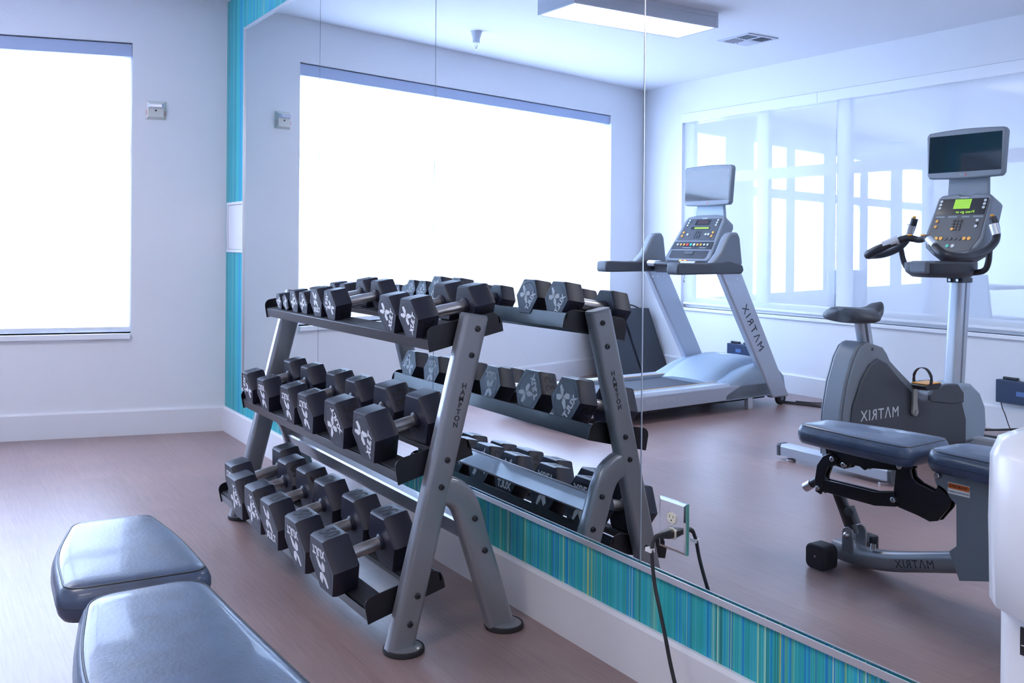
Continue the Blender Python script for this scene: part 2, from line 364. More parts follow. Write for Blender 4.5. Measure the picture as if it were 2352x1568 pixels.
s4 = MB().prism([(p1[0], -D-.0), (9.1, -D-.0), (9.1, YS-.1), p2], HC, HC+.1, 'z').obj('ceiling_sunroom', M_ceil); s4['kind'] = 'structure'
wpt = LD*8.0-ND*.25; portal('sunroom_daylight', (wpt.x, wpt.y, 1.53), ND, 7.9, 1.8)

def patio_chair(loc, rot, label):
    t = thing('patio_chair', label, 'chair', loc, rot, 'sunroom chairs')
    mw = M_grey
    MB().box(-.24, .24, -.22, .24, .43, .46).obj('seat', mw, t, bevel=.01)
    MB().prism([(-.22, .44), (-.25, .46), (-.31, .92), (-.285, .93)], -.24, .24, 'x').obj('backrest', mw, t, bevel=.01)
    for x in (-.21, .21):
        for y in (-.2, .2): MB().cyl((x, y, 0), (x, y, .43), .014).obj('leg', mw, t)
    return t
patio_chair((-1.75, -8.45, 0), R(160), 'pale chair beyond the sheer shade, seen left of the bike')
patio_chair((.2, -8.3, 0), R(200), 'pale chair beyond the sheer shade, seen behind the bike mast')
t = thing('patio_table', 'low square pale table in the sunroom beyond the sheer shade', 'table', (-.75, -9.6, 0))
MB().box(-.4, .4, -.4, .4, .71, .75).obj('tabletop', M_grey, t, bevel=.006)
MB().cyl((0, 0, .02), (0, 0, .71), .04).obj('pedestal', M_grey, t); MB().lathe([(.25, 0), (.25, .02), (.05, .03)]).obj('base', M_grey, t)

# ------------------------------------------------------------------ mirror
MX0, MZ0, MZ1 = .3998, .3181, 2.4973
seams = [MX0, 1.6468, 2.8718, 4.1085, 5.34, 6.57, 7.65]
mlab = ['mirror panel at the far left end beside the white access panel', 'mirror panel second from the far end, behind the far end of the dumbbell rack', 'mirror panel behind the near end of the dumbbell rack',
        'mirror panel with the electrical outlet, reflecting the treadmill and the bike', 'mirror panel behind the white water cooler', 'mirror panel nearest the camera, right of the water cooler']
for i in range(6):
    mb = MB().box(seams[i]+.0012, seams[i+1]-.0012, 0, YM-.001, MZ0+.012, MZ1-.008)
    tag(mb.obj('mirror_panel', M_mirror), mlab[i], 'mirror', 'mirror panels on the striped wall')
edge = mat('mirror_edge', (.10, .16, .22), .2)
for x in seams[1:-1]:
    struct(MB().box(x-.0022, x+.0012, -.0004, YM-.001, MZ0+.012, MZ1-.008).obj('trim_4', edge), 'dark seam between two mirror panels')
    if x > 4 and x < 5: struct(MB().box(x+.0012, x+.0034, -.0004, YM-.001, MZ0+.012, MZ1-.008).obj('trim_8', M_alu), 'bright bevelled edge beside a mirror seam')
struct(MB().prism([(YM, MZ0-.006), (-.010, MZ0-.006), (-.010, MZ0+.012), (-.007, MZ0+.012), (-.007, MZ0), (YM, MZ0)], MX0, 7.65, 'x').obj('trim_5', M_alu, bevel=.001), 'aluminium channel under the mirror')
struct(MB().box(MX0, 7.65, -.008, YM, MZ1-.008, MZ1+.006).obj('trim_6', M_alu), 'aluminium strip over the mirror')
struct(MB().box(MX0-.006, MX0+.004, -.008, YM, MZ0, MZ1+.006).obj('trim_7', M_alu), 'aluminium strip at the end of the mirror')

# access panel
t = thing('access_panel', 'white framed access panel on the teal wallpaper between corner and mirror', 'access panel', (.222, YM, 1.30))
fr = MB(); w2, h2 = .172, .157
fr.box(-w2, w2, -.012, 0, h2-.018, h2).box(-w2, w2, -.012, 0, -h2, -h2+.018).box(-w2, -w2+.02, -.012, 0, -h2+.018, h2-.018).box(w2-.02, w2, -.012, 0, -h2+.018, h2-.018)
fr.obj('frame', M_base, t, bevel=.002); MB().box(-w2+.022, w2-.022, -.006, 0, -h2+.02, h2-.02).obj('door', M_base, t)
# strobe on the far wall
t = thing('fire_alarm_strobe', 'square cream fire alarm strobe on the white wall right of the window', 'fire alarm', (*wallpt(.4195, 0), 2.029), WROT)
def pyr(mb, w0, w1, h0, h1, y0, y1, cz=0): return mb.rings([[(-w0, y0, cz-h0), (w0, y0, cz-h0), (w0, y0, cz+h0), (-w0, y0, cz+h0)], [(-w1, y1, cz-h1), (w1, y1, cz-h1), (w1, y1, cz+h1), (-w1, y1, cz+h1)]])
pyr(MB(), .06, .046, .0595, .044, 0, .026).obj('housing', M_cream, t, bevel=.0015)
pyr(MB(), .047, .036, .017, .009, .022, .05, .026).obj('strobe_lens', mat('clear_lens', (.62, .66, .80), .1, coat=1), t, bevel=.001)
MB().cyl((0, .02, -.004), (0, .0275, -.004), .0065).obj('sounder_port', M_dgrey, t)
text('lettering', 'FIRE', M_red, t, (.053, .0145, -.018), (0, 0, -1), (.03, .022, 0), .016); text('lettering', 'FIRE', M_red, t, (-.053, .0145, -.018), (0, 0, 1), (-.03, .022, 0), .016)

# ------------------------------------------------------------------ ceiling things
t = thing('ceiling_light', 'long lit rectangular surface light on the ceiling, seen in the mirror', 'ceiling light', (1.375, -2.19, HC), 0)
LWX, LWY = .195, .585
bx = MB(); bx.box(-LWX, LWX, -LWY, LWY, -.03, 0); bx.box(-LWX, LWX, -LWY, -LWY+.02, -.10, -.03).box(-LWX, LWX, LWY-.02, LWY, -.10, -.03).box(-LWX, -LWX+.02, -LWY+.02, LWY-.02, -.10, -.03).box(LWX-.02, LWX, -LWY+.02, LWY-.02, -.10, -.03)
bx.obj('housing', M_lampbody, t, bevel=.002); MB().box(-LWX+.021, LWX-.021, -LWY+.021, LWY-.021, -.098, -.09).obj('diffuser', M_lamp, t)
for ly, lx, lb_ in ((-2.19, 4.35, 'long lit rectangular surface light on the ceiling above the bench, outside the photo'), (-2.19, 6.9, 'long lit rectangular surface light on the ceiling behind the camera, outside the photo')):
    t2_ = t.copy(); COL.objects.link(t2_); t2_.location = (lx, ly, HC); t2_['label'] = lb_; t2_['group'] = t['group'] = 'surface lights on the ceiling'
    for ch in list(t.children):
        c_ = ch.copy(); COL.objects.link(c_); c_.parent = t2_
t = thing('ceiling_vent', 'white louvred square air vent in the ceiling, seen in the mirror', 'vent', (1.11, -3.525, HC))
g = MB(); g.box(-.155, .155, -.155, -.125, -.008, 0).box(-.155, .155, .125, .155, -.008, 0).box(-.155, -.125, -.125, .125, -.008, 0).box(.125, .155, -.125, .125, -.008, 0).box(-.01, .01, -.125, .125, -.008, 0).box(-.125, -.01, -.01, .01, -.008, 0).box(.01, .125, -.01, .01, -.008, 0)
g.obj('frame', M_lampbody, t); MB().box(-.125, .125, -.125, .125, -.001, 0).obj('duct_opening', M_dgrey, t)
sl = MB()
for (qx, qy, ax) in ((-1, -1, 0), (1, 1, 0), (-1, 1, 1), (1, -1, 1)):
    for k in range(4):
        c = .025+k*.027
        if ax == 0: sl.add([(qx*.012, qy*c, -.002), (qx*.123, qy*c, -.002), (qx*.123, qy*(c+.014), -.012), (qx*.012, qy*(c+.014), -.012), (qx*.012, qy*c, -.004), (qx*.123, qy*c, -.004), (qx*.123, qy*(c+.014), -.014), (qx*.012, qy*(c+.014), -.014)], [(0,1,2,3),(7,6,5,4),(0,4,5,1),(1,5,6,2),(2,6,7,3),(3,7,4,0)])
        else: sl.add([(qx*c, qy*.012, -.002), (qx*c, qy*.123, -.002), (qx*(c+.014), qy*.123, -.012), (qx*(c+.014), qy*.012, -.012), (qx*c, qy*.012, -.004), (qx*c, qy*.123, -.004), (qx*(c+.014), qy*.123, -.014), (qx*(c+.014), qy*.012, -.014)], [(0,1,2,3),(7,6,5,4),(0,4,5,1),(1,5,6,2),(2,6,7,3),(3,7,4,0)])
sl.obj('louvres', M_lampbody, t)
t = thing('sprinkler_head', 'small white fire sprinkler hanging from the ceiling, seen in the mirror', 'sprinkler', (.193, -1.737, HC))
MB().lathe([(.045, 0), (.04, -.008), (.034, -.03), (.027, -.05), (.026, -.085), (.001, -.087)]).obj('escutcheon', M_lampbody, t, smooth=True)
MB().tube([(-.012, 0, -.085), (-.014, 0, -.105), (0, 0, -.125), (.014, 0, -.105), (.012, 0, -.085)], .0025, 8).lathe([(.006, -.125), (.014, -.128), (.014, -.131), (.001, -.131)]).obj('deflector', M_bolt, t, smooth=True)

# ------------------------------------------------------------------ dumbbell rack
XN0, XN1, XF0, XF1 = 3.570, 3.62, 1.965, 2.015          # near and far uprights
rack = thing('dumbbell_rack', 'three-tier silver grey dumbbell rack standing against the mirror wall', 'weight rack', (2.78, -.30, 0))
def rp(o): o.parent = rack; o.matrix_parent_inverse = Matrix.Translation((-2.78, .30, 0)); return o
def rk(mb, name, m, **k): return rp(mb.obj(name, m, **k))
sec_leg = rrect(.050, .088, .016, 5)
for x0, x1, nm in ((XN0, XN1, 'near'), (XF0, XF1, 'far')):
    xc = (x0+x1)/2
    cy = lambda z: -.4905+.2545*z
    leg = MB(); sec = [(q[0], q[1]*.98) for q in sec_leg]
    leg.rings([[(xc+q[0], cy(z)+q[1], z+dz*q[1]) for q in sec] for z, dz in ((.014, 0), (.4, 0), (.9845, -.16))])
    rk(leg, 'upright', M_silver, smooth=True, ang=50)
    capm = MB(); capm.rings([[(xc+q[0]*.93, cy(.986)+q[1]*.93, z+-.16*q[1]) for q in sec] for z in (.984, .991)]); rk(capm, 'end_cap', M_grey, smooth=True)
    arc = MB(); arc.tube([(xc, -.375, .462), (xc, -.325, .456), (xc, -.287, .430), (xc, -.262, .385), (xc, -.238, .312), (xc, -.190, .170), (xc, -.138, .014)], 1, section=[(q[0], q[1]*.97) for q in rrect(.088, .049, .016, 5)], upv=(1, 0, 0), smooth_path=5)
    rk(arc, 'rear_leg', M_silver, smooth=True, ang=50)
    for fy in (-.487, -.137):
        rk(MB().lathe([(.056, .002), (.056, .013), (.048, .018), (.03, .019)], (xc, fy+.015, 0), 28), 'foot_plate', M_silver, smooth=True)
        rk(MB().lathe([(.052, 0), (.061, 0), (.063, .006), (.061, .014), (.0565, .016), (.054, .004)], (xc, fy+.015, 0), 28), 'rubber_foot', M_rub2, smooth=True)
    xs = x1 if nm == 'near' else x0; sgn = 1 if nm == 'near' else -1
    for by, bz in ((-.241, .947), (-.262, .867), (-.343, .556), (-.363, .477), (-.440, .165), (-.464, .086), (-.245, .366), (-.209, .262)):
        bo = MB(); bo.lathe([(.0095, -.001*sgn), (.0095, .003*sgn), (.008, .006*sgn), (.0045, .0072*sgn), (.0042, .004*sgn), (.001, .004*sgn)], (xs, by, bz), 16, 'x'); rk(bo, 'bolt', M_black, smooth=True)
# lettering stacked down the near upright
for k, ch in enumerate('HAMPTON'):
    z = .7745-k*.0193; y = -.288+(z-.7745)*.26+.001
    rp(text('lettering', ch, M_letter, None, (XN1+.0004, y, z), (0, 1, -.13), (0, .13, 1), .0225, .0004, bold=.0006))
TX0, TX1 = 2.018, 3.5675
TR = {1: (-.382, .881, .170, .256), 2: (-.484, .490, .206, .248), 3: (-.578, .094, .206, .248)}
def trayz(t, y): y0, z0, s, w = TR[t]; return z0+.035+s*(y-y0)
for tno, (y0, z0, s, w) in TR.items():
    c_, s_n = 1/math.hypot(1, s), s/math.hypot(1, s)
    def P(a, b): return (y0+a*c_-b*s_n, z0+.035+a*s_n+b*c_)      # a along the tray depth, b off its surface
    L = w/c_
    pr = MB().prism([P(0, -.035), P(0, 0), P(.078, 0), P(.078, -.018), P(.075, -.018), P(.075, -.003), P(.003, -.003), P(.003, -.035)], TX0, TX1, 'x')
    rk(pr, 'front_rail', M_blacksteel, bevel=.0012)
    pr = MB().prism([P(L-.082, -.018), P(L-.082, 0), P(L-.008, 0), P(L-.008, .022), P(L, .022), P(L, -.03), P(L-.003, -.03), P(L-.003, -.003), P(L-.079, -.003), P(L-.079, -.018)], TX0, TX1, 'x')
    rk(pr, 'rear_rail', M_blacksteel, bevel=.0012)
    rk(MB().prism([P(.006, 0), P(.006, .0025), P(.070, .0025), P(.070, 0)], TX0+.002, TX1-.002, 'x'), 'rubber_strip', M_strip)
    rk(MB().prism([P(L-.078, 0), P(L-.078, .0025), P(L-.012, .0025), P(L-.012, 0)], TX0+.002, TX1-.002, 'x'), 'rubber_strip', M_strip)
    def rpoly():
        pts = [P(-.004, -.040)]
        r1, r2 = .026, .040; H = .037
        for k in range(6): a = R(180-90*k/5); pts.append(P(-.004+r1+r1*math.cos(a), H-r1+r1*math.sin(a)))
        for k in range(6): a = R(90-90*k/5); pts.append(P(L+.006-r2+r2*math.cos(a), H-r2+r2*math.sin(a)))
        pts.append(P(L+.006, -.030)); return pts
    for xa, xb in ((TX0-.004, TX0), (TX1-.004, TX1)):
        rk(MB().prism(rpoly(), xa, xb, 'x'), 'end_plate', M_blacksteel, bevel=.001)
bm_ = MB().tube([(XF1-.03, -.252, .326), (XN0+.03, -.252, .326)], 1, section=[(-.034, -.014), (-.034, .014), (-.028, .02), (.028, .02), (.034, .014), (.034, -.014), (.028, -.02), (-.028, -.02)], upv=(0, -.95, -.31))
rk(bm_, 'cross_beam', M_silver, smooth=True)

# ------------------------------------------------------------------ dumbbells
def hexpts(Rr, y, n=6, rot=0): return [(Rr*math.cos(R(60*k)), y, Rr*math.sin(R(60*k))) for k in range(n)]
def ystar():
    arms = [[(0, .02), (.0, .42), (-.38, 1.0), (-.64, .96), (-.46, .30)], [(.03, .02), (.50, .16), (.72, .62), (.42, .92), (.05, .44)],
            [(-.03, -.02), (-.50, -.14), (-.70, -.58), (-.40, -.86), (-.05, -.42)], [(.03, -.03), (.0, -.46), (.46, -1.0), (.70, -.92), (.48, -.24)]]
    mb = MB()
    for pts in arms:
        mb.add([(q[0]*.82, q[1]*.82+.36, 0) for q in pts]+[(q[0]*.82, q[1]*.82+.36, .03) for q in pts], [(0, 1, 2, 3, 4)[::-1], (5, 6, 7, 8, 9)]+[(i, (i+1) % 5, (i+1) % 5+5, i+5) for i in range(5)])
    return mb
def emblem_mesh(r):
    st = ystar(); tm = text_mesh('XULT', .70, .015, bold=.034, shear=.12, spacing=1.02)
    vs = [(v[0], v[1], v[2]) for v in st.v]; fs = list(st.f); n = len(vs)
    vs += [(v.co.x, v.co.y*1.0-.78, v.co.z) for v in tm.vertices]; fs += [tuple(i+n for i in p.vertices) for p in tm.polygons]
    me = bpy.data.meshes.new('emblem'); me.from_pydata([(v[0]*r*.80, v[1]*r*.80, v[2]*r*.02) for v in vs], [], fs); me.materials.append(M_white)
    return me
SPEC = {  # pounds: across flats, length, head thickness, handle radius, hex radius
 5: (.066, .200, .050, .0105), 10: (.090, .235, .060, .0135), 15: (.112, .258, .066, .0165), 20: (.1235, .278, .074, .0175),
 25: (.134, .260, .073, .0175), 30: (.144, .264, .077, .0175), 35: (.160, .266, .082, .0180), 40: (.166, .288, .084, .0185), 45: (.174, .288, .084, .0185), 50: (.181, .292, .087, .0190)}
_cache = {}
def db_meshes(lb):
    if lb in _cache: return _cache[lb]
    h, L, T, hr = SPEC[lb]; Rr = h/math.sqrt(3)
    out = {}
    for sgn, key in ((-1, 'front'), (1, 'rear')):
        ya, yb = sgn*L/2, sgn*(L/2-T); dy = -sgn
        mb = MB(); c1 = .010*h/.15
        mb.rings([hexpts(Rr*.955, ya), hexpts(Rr, ya+dy*c1), hexpts(Rr, yb-dy*c1*.8), hexpts(Rr*.93, yb)])
        mb.lathe([(hr+.0075, yb-dy*.001), (hr+.0075, yb+dy*.004), (hr+.004, yb+dy*.0075), (hr+.0015, yb+dy*.010)], (0, 0, 0), 20, 'y')
        rr = h*.40
        ring = [[((rr+q*math.cos(R(a)))*math.cos(2*math.pi*k/40), ya+dy*.0003-sgn*-.0+sgn*q*math.sin(R(a)), (rr+q*math.cos(R(a)))*math.sin(2*math.pi*k/40)) for a in range(0, 360, 60)] for k in range(40) for q in (.0009,)]
        mb.rings(ring, closed=True)
        out[key] = mb.mesh('head')
        out[key].materials.append(M_rubber)
    prof = []
    for k in range(9):
        t = k/8; y = -(L/2-T)-.002+t*(L-2*T+.004); prof.append((hr*(1.0+.10*math.sin(math.pi*t)), y))
    out['handle'] = MB().lathe(prof, (0, 0, 0), 20, 'y').mesh('handle'); out['handle'].materials.append(M_chrome)
    out['emblem'] = emblem_mesh(h*.40)
    nm = text_mesh(str(lb), min(h*.42, T*.84), .0004, bold=.0008, spacing=1.0); nm.materials.append(M_groove); out['num'] = nm
    for k in ('front', 'rear', 'handle'):
        for p in out[k].polygons: p.use_smooth = True
        out[k].set_sharp_from_angle(angle=R(34))
    _cache[lb] = out; return out
def plain(name, me, parent, mtx=None):
    o = bpy.data.objects.new(name, me); COL.objects.link(o); o.parent = parent
    if mtx is not None: o.matrix_local = mtx
    return o
def dumbbell(lb, tier, xc, yf, rot, label, extra=0, wob=0):
    h, L, T, hr = SPEC[lb]; ms = db_meshes(lb); s = TR[tier][2]; ang = math.atan(s)
    hh = h/2 if not extra else h/2*1.02
    ax = Vector((0, math.cos(ang), math.sin(ang))); nrm = Vector((0, -math.sin(ang), math.cos(ang)))
    base = Vector((xc, yf, trayz(tier, yf)+.003)); ctr = base+ax*(L/2)+nrm*hh+ax*(hh*math.tan(ang))
    t = thing('dumbbell', label, 'dumbbell', (0, 0, 0), 0, {1: 'dumbbells on the top tier', 2: 'dumbbells on the middle tier', 3: 'dumbbells on the bottom tier'}[tier])
    t.matrix_world = Matrix.Translation(ctr) @ Matrix.Rotation(wob, 4, 'Z') @ Matrix.Rotation(ang, 4, 'X') @ Matrix.Rotation(R(-rot-extra), 4, 'Y')
    for key, sg in (('front', -1), ('rear', 1)):
        hd = plain('head', ms[key], t)
        b = hd.modifiers.new('bevel', 'BEVEL'); b.width = h*.028; b.segments = 2; b.limit_method = 'ANGLE'; b.angle_limit = R(40)
        plain('emblem', ms['emblem'], hd, frame((0, sg*(L/2+.0003), 0), (-sg, 0, 0), (0, 0, 1)))
        for tz in (1, -1):
            plain('weight_number', ms['num'], hd, frame((0, sg*(L/2-T/2), tz*(h/2+.0002)), (-sg*1, 0, 0) if tz > 0 else (sg, 0, 0), (0, -sg, 0)))
    plain('handle', ms['handle'], t)
    return t
YF = {1: -.374, 2: -.508, 3: -.612}
DB = [
 (5, 1, 2.164, -0.375, -60, 'smallest dumbbell at the far end of the top tier', 0),
 (5, 1, 2.247, -0.375, -60, 'small dumbbell tilted off its flat, second from the far end of the top tier', 22),
 (10, 1, 2.364, -0.38, 120, 'small dumbbell third from the far end of the top tier', 0),
 (10, 1, 2.472, -0.38, 120, 'small dumbbell fourth from the far end of the top tier', 0),
 (15, 1, 2.632, -0.387, 0, 'medium dumbbell with its logo upright, fifth from the far end of the top tier', 0),
 (15, 1, 2.786, -0.392, -120, 'medium dumbbell just before the empty gap on the top tier', 0),
 (20, 1, 3.322, -0.408, 60, 'dumbbell just after the empty gap on the top tier', 0),
 (20, 1, 3.492, -0.415, 60, 'dumbbell at the near end of the top tier, by the silver upright', 0),
 (25, 2, 2.151, -0.505, -120, 'dumbbell at the far end of the middle tier', 0),
 (25, 2, 2.37, -0.508, 180, 'dumbbell second from the far end of the middle tier', 0),
 (30, 2, 2.672, -0.512, 180, 'dumbbell third from the far end of the middle tier', 0),
 (30, 2, 2.871, -0.515, 180, 'dumbbell marked 30, third from the near end of the middle tier', 0),
 (35, 2, 3.15, -0.518, 120, 'large dumbbell second from the near end of the middle tier', 0),
 (35, 2, 3.391, -0.516, 60, 'large dumbbell at the near end of the middle tier', 0),
 (40, 3, 2.228, -0.59, 180, 'dumbbell marked 40 at the far end of the bottom tier', 0),
 (40, 3, 2.422, -0.632, 120, 'dumbbell second from the far end of the bottom tier', 0),
 (45, 3, 2.638, -0.63, 120, 'dumbbell third from the far end of the bottom tier', 0),
 (45, 3, 2.844, -0.635, 0, 'dumbbell marked 45 with its logo upright on the bottom tier', 0),
 (50, 3, 3.116, -0.637, 180, 'dumbbell marked 50, second from the near end of the bottom tier', 0),
 (50, 3, 3.353, -0.637, 180, 'dumbbell marked 50 at the near end of the bottom tier', 0)]
for lb, ti, x, yf, rot, lab, ex in DB: dumbbell(lb, ti, x, yf, rot, lab, ex)

# ------------------------------------------------------------------ shared machine consoles
def T4(x, y, z): return Matrix.Translation((x, y, z))
def loftpanel(name, m, parent, outline, t0, t1, mtx, bevel=.006):
    return MB().prism(outline, t0, t1, 'z').obj(name, m, parent, bevel=bevel, seg=3, mtx=mtx)
def disc(mb, x, y, z0, z1, r, n=14, sx=1): return mb.rings([[(x+sx*r*math.cos(2*math.pi*k/n), y+r*math.sin(2*math.pi*k/n), z) for k in range(n)] for z in (z0, z1)])
def buttons(parent, name, m, pts, r, z=.001, h=.004, sx=1):
    for x, y in pts: disc(MB(), x, y, z, z+h, r, sx=sx).obj(name, m, parent, smooth=True)
def tv(parent, w, h, mtx, th=.045):
    n = 10
    out = [(-w/2+.012, -h/2+.02)]+[(-w/2*.9+w*.9*k/n, -h/2-.006*math.sin(math.pi*k/n)) for k in range(n+1)]+[(w/2-.012, -h/2+.02), (w/2, h/2-.02)]+[(w/2*.94-w*.94*k/n, h/2+.010*math.sin(math.pi*k/n)) for k in range(n+1)]+[(-w/2, h/2-.02)]
    s = MB().prism(out, -th, 0, 'z').obj('television', M_grey, parent, bevel=.009, seg=3, mtx=mtx)
    MB().box(-w/2+.022, w/2-.022, -h/2+.035, h/2-.025, -.004, .0012).obj('screen', M_screen, s)
    disc(MB(), -.014, -h/2+.017, 0, .0014, .005).obj('power_light', M_red, s)
    text('lettering', 'MATRIX', M_ltext, s, (.012, -h/2+.017, .0008), (1, 0, 0), (0, 1, 0), .009)
    return s

# ------------------------------------------------------------------ treadmill
tm = thing('treadmill', 'silver treadmill with a console screen, seen in the mirror beside the window wall', 'treadmill', (1.116, -3.894, 0), R(176.5))
for x0, x1 in ((0.0, .095), (.705, .80)):
    MB().prism([(x0, .087), (x1, .087), (x1, .19), (x1-.012, .205), (x0+.02, .205), (x0, .185)], -1.98, -.02, 'y').obj('side_rail', M_silver2, tm, bevel=.004)
for x0, x1, xo in ((.095, .135, .128), (.665, .705, .667)):
    MB().box(x0, x1, -1.98, -.5, .17, .204).obj('foot_rail', M_lgrey, tm, bevel=.003)
    MB().box(xo, xo+.006, -1.97, -.52, .2035, .2065).obj('orange_stripe', M_orange, tm)
MB().prism([(-2.0, .13), (-1.995, .17), (-1.98, .181), (-.45, .181), (-.45, .10), (-1.98, .10)], .136, .664, 'x').obj('running_belt', M_belt, tm, bevel=.004)
MB().prism([(-2.06, .07), (-2.06, .18), (-2.03, .205), (-1.98, .205), (-1.98, .07)], .0, .80, 'x').obj('end_cap', M_dgrey, tm, bevel=.01)
MB().box(.06, .74, -1.9, -.1, .06, .12).obj('base_frame', M_black, tm)
cov = MB(); rg = []
for s_, hs, hc in ((-.60, .185, .19), (-.56, .206, .215), (-.48, .235, .262), (-.38, .275, .305), (-.26, .305, .335), (-.14, .318, .35), (-.02, .30, .335), (.05, .24, .27), (.08, .12, .13)):
    top = [(0, hs-.07), (.004, hs-.02), (.03, hs), (.10, hs+.004), (.145, hs-.004), (.17, hc), (.26, hc+.012), (.40, hc+.016), (.54, hc+.012), (.63, hc), (.655, hs-.004), (.70, hs+.004), (.77, hs), (.796, hs-.02), (.80, hs-.07)]
    rg.append([(x, s_, max(z, .09)) for x, z in top]+[(.80, s_, .085), (0, s_, .085)])
cov.rings(rg).obj('motor_cover', M_lgrey, tm, smooth=True, ang=50)
lo = MB().lathe([(.001, 0), (.058, 0), (.058, .006), (.05, .009), (.001, .009)], n=28).obj('badge', M_alu, tm, mtx=T4(.40, -.17, .355) @ Matrix.Rotation(R(-3), 4, 'X') @ Matrix.Diagonal((1.1, .55, 1, 1)), smooth=True)
for x0, x1, side in ((-.005, .055, 'n'), (.745, .805, 'f')):
    up_ = MB().prism([(-.085, .06), (.115, .06), (-.455, 1.03), (-.68, 1.03)], x0, x1, 'x').obj('upright', M_silver2, tm, bevel=.014, seg=3)
    if side == 'n':
        text('lettering', 'M\u039bTRIX', M_letter, up_, (x0-.0006, -.318, .60), (0, -.520, .854), (0, .854, .520), .088, spacing=1.35)
        for q in ((-.62, .965), (-.565, .965), (-.50, .965)): MB().cyl((x0-.002, q[0], q[1]), (x0+.01, q[0], q[1]), .006, n=10).obj('bolt', M_bolt, up_)
    else:
        for q in ((-.62, .965), (-.565, .965), (-.50, .965)): MB().cyl((x0-.002, q[0], q[1]), (x0+.01, q[0], q[1]), .006, n=10).obj('bolt', M_bolt, up_)
    xm = (x0+x1)/2
    w_ = MB().lathe([(.02, -.016), (.045, -.016), (.05, -.010), (.05, .010), (.045, .016), (.02, .016)], (xm-.005, .035, .05), 24, 'x').obj('wheel', M_rub2, tm, smooth=True)
    MB().cyl((xm-.025, .035, .05), (xm+.018, .035, .05), .018).obj('hub', M_grey, w_, smooth=True)
    MB().box(xm-.02, xm+.02, -.35, -.30, 0.0, .09).obj('levelling_foot', M_alu, tm, bevel=.003)
    hx0, hx1 = x0-.022, x1+.03
    if side == 'f': hx0, hx1 = x0-.03, x1+.022
    MB().prism([(-1.125, 1.005), (-1.135, 1.03), (-1.128, 1.085), (-1.10, 1.089), (-.84, 1.082), (-.60, 1.10), (-.46, 1.07), (-.445, 1.03), (-.47, 1.005)], hx0, hx1, 'x').obj('handrail', M_dgrey, tm, bevel=.012, seg=3)
    MB().prism([(-.78, 1.082), (-.69, 1.16), (-.625, 1.27), (-.585, 1.305), (-.51, 1.31), (-.485, 1.27), (-.455, 1.07), (-.60, 1.06)], (hx0+.004 if side == 'n' else hx1-.075), (hx0+.075 if side == 'n' else hx1-.004), 'x').obj('shroud', M_grey, tm, bevel=.018, seg=3)
MB().tube([(.06, -.60, 1.06), (.14, -.72, 1.072), (.25, -.77, 1.07), (.4, -.78, 1.07), (.55, -.77, 1.07), (.66, -.72, 1.072), (.74, -.60, 1.06)], .022, 12, smooth_path=4).obj('crossbar', M_black, tm, smooth=True)
for s_ in (.22, .58): MB().tube([(s_-.06, -.757, 1.073), (s_, -.772, 1.074), (s_+.06, -.776 if s_ < .4 else -.757, 1.073)], .0235, 12).obj('pulse_grip', M_alu, tm, smooth=True)
MB().box(.10, .70, -.66, -.46, 1.00, 1.08).obj('console_base', M_dgrey, tm, bevel=.02)
U = Vector((0, .555, .832)); CM = frame((.40, -.615, 1.095), (1, 0, 0), U)
cn = loftpanel('console', M_grey, tm, [(-.215, .0), (.215, .0), (.235, .03), (.225, .12), (.205, .37), (.185, .41), (.10, .425), (-.10, .425), (-.185, .41), (-.205, .37), (-.225, .12), (-.235, .03)], -.12, 0, CM, .012)
loftpanel('console_face', M_dgrey, cn, [(-.19, .185), (.19, .185), (.172, .385), (-.172, .385)], -.002, .003, None, .002)
loftpanel('button_band', M_black, cn, [(-.205, .105), (.205, .105), (.198, .172), (-.198, .172)], -.002, .004, None, .002)
loftpanel('storage_tray', M_black, cn, [(-.19, .03), (-.17, .02), (.17, .02), (.19, .03), (.192, .092), (-.192, .092)], -.002, .0015, None, .001)
MB().box(-.045, .045, .055, .085, 0, .006).obj('tray_clip', M_dgrey, cn, bevel=.003)
MB().box(-.075, .075, .325, .375, .002, .004).obj('time_display', M_disp, cn)
text('lettering', '8888', mat('unlit_segments', (.10, .05, .06), .4), cn, (0, .35, .0045), (1, 0, 0), (0, 1, 0), .052)
MB().box(-.095, .095, .285, .308, .002, .004).obj('message_display', M_disp, cn); MB().box(-.085, .06, .290, .303, .003, .0045).obj('lit_message', M_green, cn)
text('lettering', 'MATRIX', M_white, cn, (0, .386, .0038), (1, 0, 0), (0, 1, 0), .015)
buttons(cn, 'round_button', M_btn, [(sx*.145, y) for sx in (-1, 1) for y in (.368, .345, .322)], .009, .003)
buttons(cn, 'key', M_dgrey, [(x, y) for x in (-.022, 0, .022) for y in (.262, .244, .226, .208)], .0075, .003)
buttons(cn, 'orange_button', M_orange, [(-.15, .255), (-.15, .222), (.15, .255), (.15, .222)], .010, .003)
buttons(cn, 'grey_button', M_btn, [(-.112, .238), (-.085, .238), (.10, .236)], .010, .003)
seq = [M_btn, M_btn, M_orange, M_orange, M_btn, M_teal, M_red, M_orange, M_orange, M_btn]
for i_, m_ in enumerate(seq): disc(MB(), -.155+i_*.034, .142, .003, .008, .0115 if 3 < i_ < 7 else .0095).obj('band_button', m_, cn, smooth=True)
MB().box(-.15, -.08, .114, .117, .004, .0045).box(.0, .09, .114, .117, .004, .0045).obj('printed_marks', M_ltext, cn)
sk = MB().box(-.045, .045, -.028, -.004, -.01, .022).obj('safety_key', M_red, tm, bevel=.006, mtx=CM); MB().box(-.035, -.01, -.024, -.008, .02, .025).box(.012, .036, -.024, -.008, .02, .025).obj('yellow_pad', mat('yellow_plastic', (.9, .6, .1), .4), sk)
